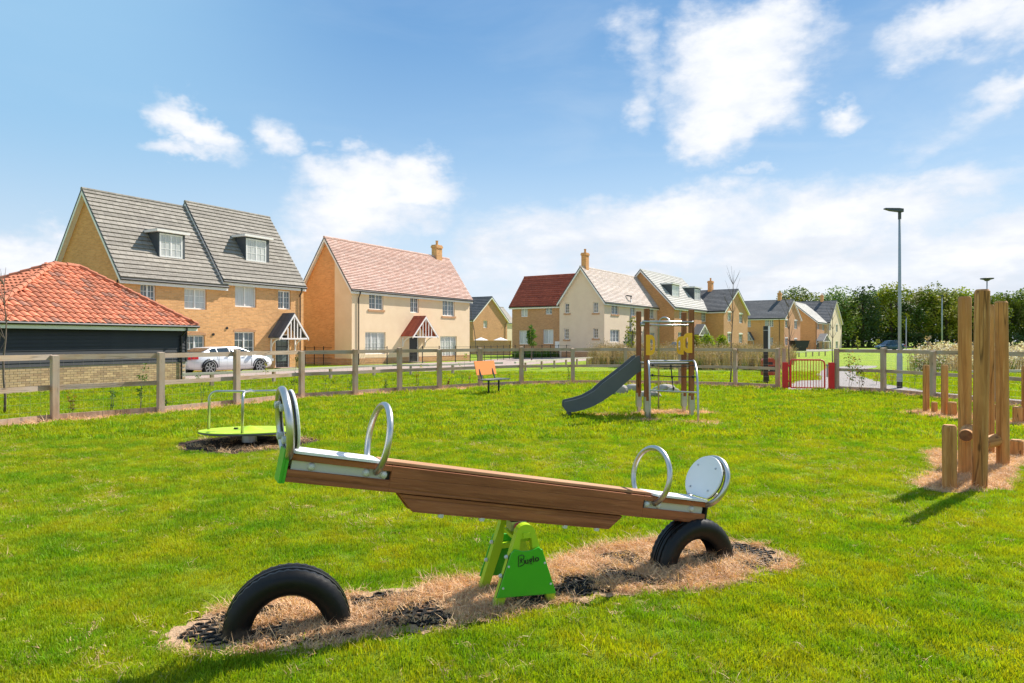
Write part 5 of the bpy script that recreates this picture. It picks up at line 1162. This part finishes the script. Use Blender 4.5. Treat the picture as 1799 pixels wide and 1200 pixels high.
m_ = MB(); m_.box(-.97, .97, -.060, .072, .077, .096); o = m_.build('top_plank', W_TOP, ss_); o.matrix_local = B.copy(); bv = o.modifiers.new('bevel', 'BEVEL'); bv.width = .004; bv.segments = 2
MB().box(-1.40, 1.40, -.034, .034, -.05, .06).build('core_beam', BLACKP, ss_).matrix_local = B.copy()
for x in (-.55, -.28, .32, .57):
    for y in (-.05,): MB().lathe([(.001, -.196), (.017, -.196), (.019, -.176), (.001, -.176)], 10, Matrix.Translation((x, y, 0))).build('nut_cap', BOLT, ss_).matrix_local = B.copy()
for se in (-1, 1):
    # seat plate with rounded edge
    pts = []; w_ = .105
    for (cx_, cy_, a0) in ((1.44, w_-.03, 0), (1.01, w_-.03, 90), (1.01, -w_+.03, 180), (1.44, -w_+.03, 270)):
        for q in range(4): a = R(a0+30*q); pts.append((se*(cx_+.03*math.cos(a)), cy_+.03*math.sin(a)))
    m_ = MB(); m_.prism(pts, .080, .094, lambda a, b, c: (a, b, c)); m_.build('seat', HDPE, ss_).matrix_local = B.copy()
    MB().box(se*.975, se*1.46, -.07, .07, .072, .0795).build('seat_base', W_BEAM, ss_).matrix_local = B.copy()
    # ring handle
    rc, rr = .205, .195; a0 = math.acos((rc-.025)/rr); pts = []
    for q in range(33): a = -math.pi/2+a0+(2*math.pi-2*a0)*q/32; pts.append((se*.995, rr*math.cos(a), rc+rr*math.sin(a)))
    m_ = MB(); m_.tube(pts, .0185, 12); m_.build('ring_handle', STEEL, ss_, smooth=True).matrix_local = B.copy()
    # backrest: ring and disc, leaning outward
    M2 = Matrix.Translation((se*1.475, 0, .04)) @ Matrix.Rotation(se*R(15), 4, 'Y')
    pts = [tuple(M2 @ Vector((0, .182*math.cos(2*math.pi*q/36), .185+.182*math.sin(2*math.pi*q/36)))) for q in range(36)]
    rg = MB().tube(pts, .021, 12, closed=True).build('backrest_ring', STEEL, ss_, smooth=True); rg.matrix_local = B.copy()
    pts = [(.172*math.cos(2*math.pi*q/40), .192+.172*max(-.80, math.sin(2*math.pi*q/40))) for q in range(40)]
    m_ = MB(); m_.prism(pts, -se*.038, -se*.053, lambda a, b, c: tuple(M2 @ Vector((c, a, b)))); bk_ = m_.build('backrest', HDPE, ss_); bk_.matrix_local = B.copy(); bv = bk_.modifiers.new('bevel', 'BEVEL'); bv.width = .004; bv.segments = 2; bv.limit_method = 'ANGLE'
    m_ = MB(); m_.prism([(a*.985, .192+(b-.192)*.985) for a, b in pts], -se*.028, -se*.0379, lambda a, b, c: tuple(M2 @ Vector((c, a, b)))); m_.build('backing_plate', BLACKP, ss_).matrix_local = B.copy()
    for sx_, sz_ in ((-.09, .11), (.09, .11), (-.09, .28), (.09, .28)):
        MB().lathe([(.001, -.006), (.007, -.006), (.007, 0)], 8, M2 @ Matrix.Translation((-se*.053, sx_, sz_)) @ Matrix.Rotation(R(90*se), 4, 'Y')).build('screw', GALV, ss_).matrix_local = B.copy()
        M3 = M2 @ Matrix.Translation((0, sx_, sz_)); MB().lathe([(.001, 0), (.02, 0), (.02, .03), (.001, .035)], 10, M3 @ Matrix.Rotation(R(90*se), 4, 'Y')).build('clamp', BOLT, ss_).matrix_local = B.copy()
    MB().box(se*Lh, se*(Lh+.014), -.078, .078, -.085, .075).build('end_cap', GREEN if se < 0 else BLACKP, ss_).matrix_local = B.copy()
MB().box(-Lh-.03, -Lh-.0145, -.072, .072, -.088, .09).build('end_pad', GREEN, ss_).matrix_local = B.copy()
# trestle
tr = root('trestle', (-.058, -.02, 0)); tr.parent = ss_; tr.rotation_euler = (0, 0, R(-9))
def strut(mb, a, b, w, y0, y1): # leg in x-z
    a, b = Vector((a[0], 0, a[1])), Vector((b[0], 0, b[1])); d_ = (b-a).normalized(); n_ = Vector((-d_.z, 0, d_.x))*w/2
    mb.prism([((a+n_).x, (a+n_).z), ((b+n_).x, (b+n_).z), ((b-n_).x, (b-n_).z), ((a-n_).x, (a-n_).z)], y0, y1)
for sg in (-1, 1):
    yo, yi = sg*.185, sg*.130; out = []
    def leg(s_): return []
    Hh = .455; ra_ = .062
    arc = [(ra_*math.cos(math.pi*q/12), Hh-ra_*.4+ra_*math.sin(math.pi*q/12)) for q in range(13)]   # right to left over the top
    fr = MB()
    fr.prism([(.205, -.05), (.205, .0), ]+arc[:7]+[(0, .408), (.034, .408), (.050, .292), (.052, .272), (.150, .0), (.150, -.05)], yo, yi)
    fr.prism([(-.150, -.05), (-.150, .0), (-.052, .272), (-.050, .292), (-.034, .408), (0, .408)]+arc[6:]+[(-.205, .0), (-.205, -.05)], yo, yi)
    fr.prism([(-.056, .262), (.056, .262), (.050, .290), (-.050, .290)], yo-sg*.001, yi+sg*.001)
    o = fr.build('a_frame', LIME, tr)
    n_ = 14; top = []
    for q in range(n_+1):
        f_ = q/n_; x_ = .088-.176*f_; zz = .358-.022*math.sin(math.pi*f_)-(.016 if q in (0, n_) else 0); top.append((x_, zz))
    pn = MB(); pn.prism([(-.188, .075), (.188, .062)]+[(.100, .336)]+top+[(-.100, .328)], yo+sg*.002, yo+sg*.018); o = pn.build('side_panel', GREEN, tr); bv = o.modifiers.new('bevel', 'BEVEL'); bv.width = .003; bv.segments = 2; bv.limit_method = 'ANGLE'
    pn = MB(); pn.prism([(-.190, .073), (.190, .060), (.102, .337), (-.102, .329)], yo+sg*.0002, yo+sg*.0019); 
    if sg < 0: pn.build('panel_core', BLACKP, o)
    for x, z in ((-.115, .255), (.113, .255), (-.150, .13), (.152, .125)):
        MB().lathe([(.001, .004), (.006, .004), (.007, 0)], 10, Matrix.Translation((x, yo+sg*.018, z)) @ Matrix.Rotation(R(-90*sg), 4, 'X')).build('screw', BOLT, o)
    for z in (.19, .30): MB().lathe([(.001, .02), (.011, .014), (.013, .0)], 12, Matrix.Translation((-.205+z*.33-.004, sg*.158, z)) @ Matrix.Rotation(R(-90), 4, 'Y')).build('bolt_cap', BOLT, tr)
    if sg < 0:
        # lettering: outlined B with a small figure, then 'uglo'
        yF = yo-.0205; ink = MB()
        ol = [(0,0),(0,.062),(.022,.065),(.034,.058),(.035,.046),(.029,.036),(.038,.027),(.038,.012),(.028,.003),(.012,.0)]
        P3 = [(-.055+x, yF, .250+z+x*.12) for x, z in ol]
        ink.tube(P3, .0022, 5, closed=True)
        cx_, cz_ = -.038, .283
        ink.lathe([(.001, 0), (.0038, 0)], 8, Matrix.Translation((cx_, yF, cz_+.013)) @ Matrix.Rotation(R(90), 4, 'X'))
        for dx_, dz_ in ((-.009, .007), (.009, .008), (-.008, -.014), (.008, -.013)): ink.tube([(cx_, yF, cz_), (cx_+dx_, yF, cz_+dz_)], .0022, 5)
        ink.tube([(cx_, yF, cz_+.008), (cx_, yF, cz_-.004)], .003, 5)
        ink.build('logo_mark', BLACKP, o)
        cu = bpy.data.curves.new('txt', 'FONT'); cu.body = 'uglo'; cu.size = .052; cu.extrude = .0008; cu.offset = .0011; cu.space_character = 1.06
        to = bpy.data.objects.new('txt', cu); COL.objects.link(to); dg = bpy.context.evaluated_depsgraph_get(); me = bpy.data.meshes.new_from_object(to.evaluated_get(dg)); bpy.data.objects.remove(to)
        me.materials.clear(); me.materials.append(BLACKP); put('lettering', me, o, (-.014, yF, .261), (R(90), R(-7), 0))
br_ = MB(); br_.box(-.045, .045, -.130, .130, .375, .395); br_.box(-.02, .02, -.2, .2, .415, .445); br_.build('cross_plate', LIME, tr); MB().lathe([(.001, -.07), (.03, -.07), (.034, 0), (.03, .07), (.001, .07)], 14, Matrix.Translation((-.0, 0, .44)) @ Matrix.Rotation(R(90), 4, 'X')).build('bearing', TAIL, tr, smooth=True)
MB().box(-.05, .05, -.05, .05, .42, .475).build('bracket', GALV, tr)
# --- tyres half buried
def tyre_mesh():
    mb = MB(); Ro, w = .335, .098; prof = [(.196,.062),(.205,.078),(.23,.092),(.265,.100),(.295,.098),(.314,.088),(.327,.074)]
    tr_ = [(.334,.066),(.336,.047),(.329,.045),(.329,.038),(.338,.036),(.339,.016),(.331,.014),(.331,.006),(.339,.004)]
    half = prof+tr_; prof = half+[(r_, -z_) for r_, z_ in half[::-1]]+[(.19,-.055),(.26,-.07),(.31,-.06),(.318,0),(.31,.06),(.26,.07),(.19,.055)]
    n = 88; K_ = len(prof)
    for j in range(n):
        a = 2*math.pi*j/n
        for i, (r_, z_) in enumerate(prof):
            if 4 <= i <= 8 or (len(half)*2-9) <= i <= (len(half)*2-5): r_ -= .005*(j % 2)
            mb.v.append((r_*math.cos(a), z_, r_*math.sin(a)))
    for j in range(n):
        for i in range(K_): a, b = j*K_+i, ((j+1) % n)*K_+i; a2, b2 = j*K_+(i+1) % K_, ((j+1) % n)*K_+(i+1) % K_; mb.f.append((a, b, b2, a2)); mb.mi.append(0)
    return mb.mesh('tyre', RUBBER)
tm = tyre_mesh()
o = put('half_buried_tyre', tm, None, (-1.245, 3.80, .008), (0, 0, R(17))); tag(o, 'half-buried black tyre nearest the camera, at the raised end of seesaw', 'tyre', 'buffer tyres under the seesaw'); o.data.polygons.foreach_set('use_smooth', [True]*len(o.data.polygons))
md = o.modifiers.new('edges', 'EDGE_SPLIT'); md.split_angle = R(32)
o2 = o.copy(); COL.objects.link(o2); o2.location = (1.30, 4.93, -.012); o2.rotation_euler = (0, 0, R(26)); o2['label'] = 'half-buried black tyre farther away, touching the lowered end of seesaw'
# --- roundabout
rc_ = Vector((-4.13, 10.75, 0)); rb_ = root('roundabout', rc_, 0, 'lime green spinning disc roundabout with three grey tubular handrails', 'roundabout')
T_ = Matrix.Translation((0, 0, .175)) @ Matrix.Rotation(R(-2.6), 4, 'X')
def rbp(mb, nm, m_, **k): mb.v = [tuple(T_ @ Vector(p)) for p in mb.v]; return mb.build(nm, m_, rb_, **k)
rbp(MB().lathe([(.001,0),(.725,0),(.74,.012),(.74,.022)], 64), 'disc', LIME); rbp(MB().lathe([(.742,.012),(.742,-.008),(.70,-.02),(.001,-.03)], 64), 'disc_rim', SLIDEG)
rbp(MB().lathe([(.22,.022),(.12,.045),(.07,.075),(.001,.085)][::-1], 20), 'hub', LIME, smooth=True); rbp(MB().lathe([(.001,-.2),(.11,-.2),(.11,-.04)], 14), 'spindle', GALV)
rbp(MB().lathe([(.74,.022),(.001,.0225)], 64), 'disc_top', LIME)
rbp(MB().box(-.26, -.20, .02, .06, .023, .05), 'drain_hole', BLACKP)
for k, a in enumerate((R(177), R(282), R(42))):
    x, y = .66*math.cos(a), .66*math.sin(a); c = .1; pts = [(x, y, 0), (x, y, .50)]
    for q in range(1, 7): th = q/6*math.pi/2; f_ = 1-.14/.66*(1-math.cos(th)); pts.append((x*f_, y*f_, .50+.12*math.sin(th)))
    pts.append((0, 0, .62)); rbp(MB().tube(pts, .021, 10), 'handrail', GALV, smooth=True)
rbp(MB().tube([(-.07,0,.62),(.07,0,.62)], .026, 10).lathe([(.001,.66),(.025,.65),(.03,.62)], 10), 'handrail_joint', GALV)
# --- climbing tower with slide (world coordinates, local to its root)
tw = root('climbing_tower', (3.29, 14.6, 0), 0, 'timber climbing tower with grey slide, yellow hand panels and rope net', 'climbing frame')
def wb(mb, nm, m_, **k): return mb.build(nm, m_, tw, world=True, **k)
posts = [(2.765, 14.02, 1133, 542), (2.80, 15.1, 1124, 547), (3.755, 14.3, 1214.5, 544), (3.825, 15.2, 1203, 549)]
for x, y, px, pt_ in posts:
    z = EYE-(pt_-YH)/F*y; a = R(6); s_ = .05
    o = MB().box(-s_, s_, -s_, s_, .27, z).build('post', W_POST, tw); o.location = (x-3.29, y-14.6, 0); o.rotation_euler = (0, 0, a); bv = o.modifiers.new('bevel', 'BEVEL'); bv.width = .012; bv.segments = 2
    o = MB().box(-.03, .03, -s_-.006, s_+.006, -.1, .36).box(-s_-.006, -.03, -s_-.005, s_+.005, .14, .44).box(.03, s_+.006, -s_-.005, s_+.005, .14, .44).build('post_foot', GALV, tw); o.location = (x-3.29, y-14.6, 0); o.rotation_euler = (0, 0, a)
fl, rl, fr_, rr_ = [Vector((p[0], p[1], 0)) for p in posts]
Zv = lambda v_, z: Vector((v_.x, v_.y, z))
dk = MB(); dk.quad(Zv(fl, 1.10), Zv(fr_, 1.10), Zv(rr_, 1.10), Zv(rl, 1.10)); dk.quad(Zv(fl, 1.13), Zv(fr_, 1.13), Zv(rr_, 1.13), Zv(rl, 1.13))
for a, b in ((fl, fr_), (fr_, rr_), (rr_, rl), (rl, fl)): dk.quad(Zv(a, 1.10), Zv(b, 1.10), Zv(b, 1.13), Zv(a, 1.13))
wb(dk, 'platform', SLIDEG)
wb(MB().tube([Zv(fl, 1.985)-Vector((.1,.07,0)), Zv(fr_, 1.985)-Vector((-.02,.07,0))], .021, 10), 'top_bar', GALV, smooth=True); wb(MB().tube([Zv(fl, 1.915)-Vector((.06,-.07,0)), Zv(fr_, 1.915)-Vector((0,-.07,0))], .021, 10), 'top_bar', GALV, smooth=True)
wb(MB().lathe([(.045,-.05),(.045,.05),(.001,.05)], 10, Matrix.Translation(Zv(fl, 1.93)-Vector((.08,.0,0))) @ Matrix.Rotation(R(90), 4, 'Y')), 'clamp', GALV)
pb = G(1157, 721); pts = [(pb.x, pb.y, 0), (pb.x, pb.y, 1.98)]
for q in range(1, 9): th = q/8*math.pi; pts.append((pb.x+.10*(1-math.cos(th)), pb.y-.3*q/8, 1.98+.14*math.sin(th)))
wb(MB().tube(pts, .019, 9), 'firemans_pole', GALV, smooth=True)
def dpanel(px0, px1, py0, py1, Y, flat_right, nm='hand_panel'):
    x0, x1 = (px0-CX)/F*Y, (px1-CX)/F*Y; z1, z0 = EYE-(py0-YH)/F*Y, EYE-(py1-YH)/F*Y; w_ = x1-x0; h_ = z1-z0; out = []; xf = (lambda u_: x1-u_*w_) if flat_right else (lambda u_: x0+u_*w_)
    o_ = [(0, 0), (.55, 0), (.80, .05), (.95, .16), (1, .30), (1, .70), (.95, .84), (.80, .95), (.55, 1), (0, 1)]; i_ = [(.55, .22), (.68, .22), (.78, .32), (.78, .68), (.68, .78), (.55, .78)]
    mb = MB(); f_ = lambda a, b, c: (xf(a), c, z0+b*h_)
    ring = [(0, 0), (.55, 0), (.80, .05), (.95, .16), (1, .30), (1, .70), (.95, .84), (.80, .95), (.55, 1), (0, 1)]; hole = [(.48, .22), (.56, .22), (.68, .25), (.76, .30), (.78, .36), (.78, .64), (.76, .70), (.68, .75), (.56, .78), (.48, .78)]
    n_ = len(ring)
    for c in (Y-.012, Y+.012):
        for q in range(n_): a, b = ring[q], ring[(q+1) % n_]; c_, d_ = hole[(q+1) % n_], hole[q]; mb.quad(f_(*a, c), f_(*b, c), f_(*c_, c), f_(*d_, c))
    for L_ in (ring, hole):
        for q in range(n_): a, b = L_[q], L_[(q+1) % n_]; mb.quad(f_(*a, Y-.012), f_(*b, Y-.012), f_(*b, Y+.012), f_(*a, Y+.012))
    return wb(mb, nm, YELP)
dpanel(1135, 1150.5, 588, 624, 13.94, False); dpanel(1200.5, 1216, 585, 620, 14.2, True); dpanel(1189, 1201, 591, 623, 15.1, True)
wb(MB().box(3.795-.02, 3.80, 14.6, 14.63, 1.3, 2.02), 'green_strip', GREEN)
# net frame
lb, rbt = Vector((2.75, 13.62, 0)), Vector((3.62, 13.28, 0)); lt, rt = Zv(fl, 1.18)-Vector((-.01,.07,0)), Zv(fr_, 1.17)-Vector((-.02,.07,0))
def archp(b_, t_):
    out = []
    for q in range(13): f_ = q/12; p = b_.lerp(Vector((t_.x, t_.y, 0)), f_**2.4); out.append(Vector((p.x, p.y, 1.18*math.sin(f_*math.pi/2)**.9)))
    return out
la, ra2 = archp(lb, lt), archp(rbt, rt)
wb(MB().tube(la, .021, 9), 'net_frame', GALV, smooth=True); wb(MB().tube(ra2, .021, 9), 'net_frame', GALV, smooth=True)
def yz(A_, z):
    for a, b in zip(A_[:-1], A_[1:]):
        if a.z <= z <= b.z: return a.lerp(b, (z-a.z)/(b.z-a.z))
    return A_[-1]
wb(MB().tube([lt, rt], .02, 9), 'net_bar', GALV); wb(MB().tube([yz(la, .60), yz(ra2, .58)], .018, 9), 'net_bar', GALV)
def sag(a, b, s_, n=8): return [a.lerp(b, q/n)-Vector((0,0,s_*4*(q/n)*(1-q/n))) for q in range(n+1)]
wb(MB().tube(sag(yz(la, 1.10), yz(ra2, 1.10), .03), .010, 6), 'rope', ROPE); wb(MB().tube(sag(yz(la, .90), yz(ra2, .88), .01), .011, 6), 'rope', ROPE)
m1, m2_ = yz(la, 1.10).lerp(yz(ra2, 1.10), .47)-Vector((0,0,.02)), yz(la, .60).lerp(yz(ra2, .58), .5); wb(MB().tube([m1, m1.lerp(m2_, .5), m2_], .011, 6), 'rope', ROPE)
for p_ in (m1, m1.lerp(m2_, .45), m2_+Vector((0,0,.06)), yz(la, .90)+Vector((.06,0,0)), yz(ra2, .88)-Vector((.08,0,0)), yz(la, 1.10)+Vector((.08,0,0))): wb(MB().lathe([(.001,-.03),(.022,-.02),(.022,.02),(.001,.03)], 8, Matrix.Translation(p_)), 'rope_clamp', ROPE)
# slide
up_ = [(1124,624.5),(1118,626.5),(1100,642),(1080,657.5),(1060,672.5),(1044,687),(1026,697),(1010,702),(992,706)]; lo_ = [(1127,651),(1118,657),(1100,672),(1080,690),(1060,704),(1044,713),(1026,720),(1008,724),(998,724)]
Ys = 14.22
def sp(px, py, Y=Ys): return ((px-CX)/F*Ys, EYE-(py-YH)/F*Ys)
out = [sp(*q) for q in up_]+[sp(990.5, 711), sp(991, 718), sp(994, 722)]+[sp(*q) for q in lo_[::-1]]
for yy in (Ys, Ys+.52): wb(MB().prism(out, yy, yy+.03), 'slide_side', SLIDEG)
ch = MB(); mid = [((sp(*a)[0]+sp(*b)[0])/2, sp(*a)[1]*.42+sp(*b)[1]*.58) for a, b in zip(up_, lo_)]
for a, b in zip(mid[:-1], mid[1:]): ch.quad((a[0], Ys+.031, a[1]), (a[0], Ys+.519, a[1]), (b[0], Ys+.519, b[1]), (b[0], Ys+.031, b[1])); ch.quad((a[0], Ys+.031, a[1]-.02), (a[0], Ys+.519, a[1]-.02), (b[0], Ys+.519, b[1]-.02), (b[0], Ys+.031, b[1]-.02))
wb(ch, 'slide_chute', STEEL, smooth=True)
x, z = sp(1001, 724); wb(MB().tube([(x, Ys+.1, -.05), (x, Ys+.1, z+.02)], .04, 8).tube([(x, Ys+.42, -.05), (x, Ys+.42, z+.02)], .04, 8), 'slide_foot', SLIDEG)
# --- bench
bp = G(865, 692); bn = root('bench', bp, R(56), 'small bench with black seat and orange backrest by the curving fence', 'bench')
MB().box(-.52, .52, -.30, .16, .425, .455).build('seat', SLIDEG, bn)
bkp = MB(); bkp.box(-.50, .50, -.011, .011, 0, .42); o = bkp.build('backrest', ORANGE, bn); o.location = (0, .21, .57); o.rotation_euler = (R(-14), 0, 0)
for x in (-.26, .26):
    MB().tube([(x, -.05, -.05), (x, -.05, .43)], .030, 8).build('leg', BLACKP, bn)
for x in (-.33, .33): MB().beam((x, .13, .43), (x, .335, .96), .045, .02, (0, 1, 0)).build('back_support', BLACKP, bn)
# --- logs
def log(px, pb, pt_, r_, label, lean=(0, 0), dx=0, name='log_post', group=None, Y=None):
    p = G(px, pb) if Y is None else Vector(((px-CX)/F*Y, Y, 0)); h_ = zat(p, pt_); mb = MB(); n = 26; zs = [-.1]+[h_*q/10 for q in range(11)]; pts = []
    for j, z in enumerate(zs):
        for i in range(n):
            a = 2*math.pi*i/n; rr_ = r_*(1+.012*math.sin(3*a+j*.7)+.01*math.sin(5*a-j)); mb.v.append((rr_*math.cos(a)+lean[0]*z/h_, rr_*math.sin(a)+lean[1]*z/h_, z))
    for j in range(len(zs)-1):
        for i in range(n): mb.f.append((j*n+i, j*n+(i+1) % n, (j+1)*n+(i+1) % n, (j+1)*n+i)); mb.mi.append(0)
    b = len(mb.v)-n; base_ = len(mb.v)
    for i in range(n): x_, y_, z_ = mb.v[b+i]; cx_, cy_ = lean; mb.v.append((cx_+(x_-cx_)*.78, cy_+(y_-cy_)*.78, z_+.022))
    for i in range(n): mb.f.append((b+i, b+(i+1) % n, base_+(i+1) % n, base_+i)); mb.mi.append(0)
    mb.f.append(tuple(base_+i for i in range(n))); mb.mi.append(0)
    o = mb.build(name, W_LOG); o.data.polygons.foreach_set('use_smooth', [True]*len(o.data.polygons)); md = o.modifiers.new('edges', 'EDGE_SPLIT'); md.split_angle = R(35); o.location = p; tag(o, label, 'log', group); return o
gL = 'upright logs of the climbing trail'
log(1668, 859, 750, .070, 'short upright log, nearest and leftmost of the front log group', group=gL)
log(1721, 857, 512, .073, 'tallest front log, beside the short log with end grain piece', (.03, 0), group=gL)
log(1695, 833, 524, .070, 'tall upright log just left of and behind the tallest one', group=gL)
log(1738, 774, 538, .064, 'slim tall log mostly hidden behind the tallest front log', group=gL, Y=9.7)
log(1762, 817, 532, .073, 'tall upright log at the right of the front log group', (-.02, 0), group=gL)
log(1786, 801, 775, .08, 'low log stump at the right of the front log group', group=gL)
def lying(a, b, r_, label):
    a, b = Vector(a), Vector(b); d = b-a; L = d.length; mb = MB(); mb.lathe([(r_*.9, 0), (r_, .02), (r_, L-.02), (r_*.9, L)], 22); o = mb.build('log_beam', W_LOG); o.location = a; o.rotation_mode = 'QUATERNION'; o.rotation_quaternion = d.to_track_quat('Z', 'Y')
    for z, s_ in ((0, 0), (L, 0)): MB().lathe([(.001, z), (r_*.9, z)], 22).build('log_end', W_END, o)
    tag(o, label, 'log'); return o
a_ = At(1697, 765.5, 7.62); lying(a_, a_+Vector((.44, .62, .0)), .07, 'horizontal log with end grain facing out between two front logs')
a_ = At(1741, 779, 8.6); lying(a_-Vector((.1,.0,0)), a_+Vector((.30, .25, .02)), .08, 'horizontal log between the tallest and the rightmost tall log')
for a in ((1627, 724.5, 643, .066, 'slim log post leftmost in the back row of the log trail'), (1659.5, 729.5, 643, .068, 'slim log post second from left in the back row'), (1700, 736, 643, .068, 'slim back row log post hidden behind the tall front logs'), (1802, 743, 645, .07, 'log post of the back row at the right picture edge')): log(*a, group='posts of the back row of the log trail')
for a in ((1641.5, 726, 708, .062, 'low log stub at the foot of the leftmost back row post'), (1673, 731.5, 708, .085, 'low log stub right of the second back row post'), (1745, 740, 712, .075, 'low log stub seen between the tall front logs'), (1788, 744, 716, .085, 'low log stub at the right edge beside back row post')): log(*a, group='low stubs of the back row')
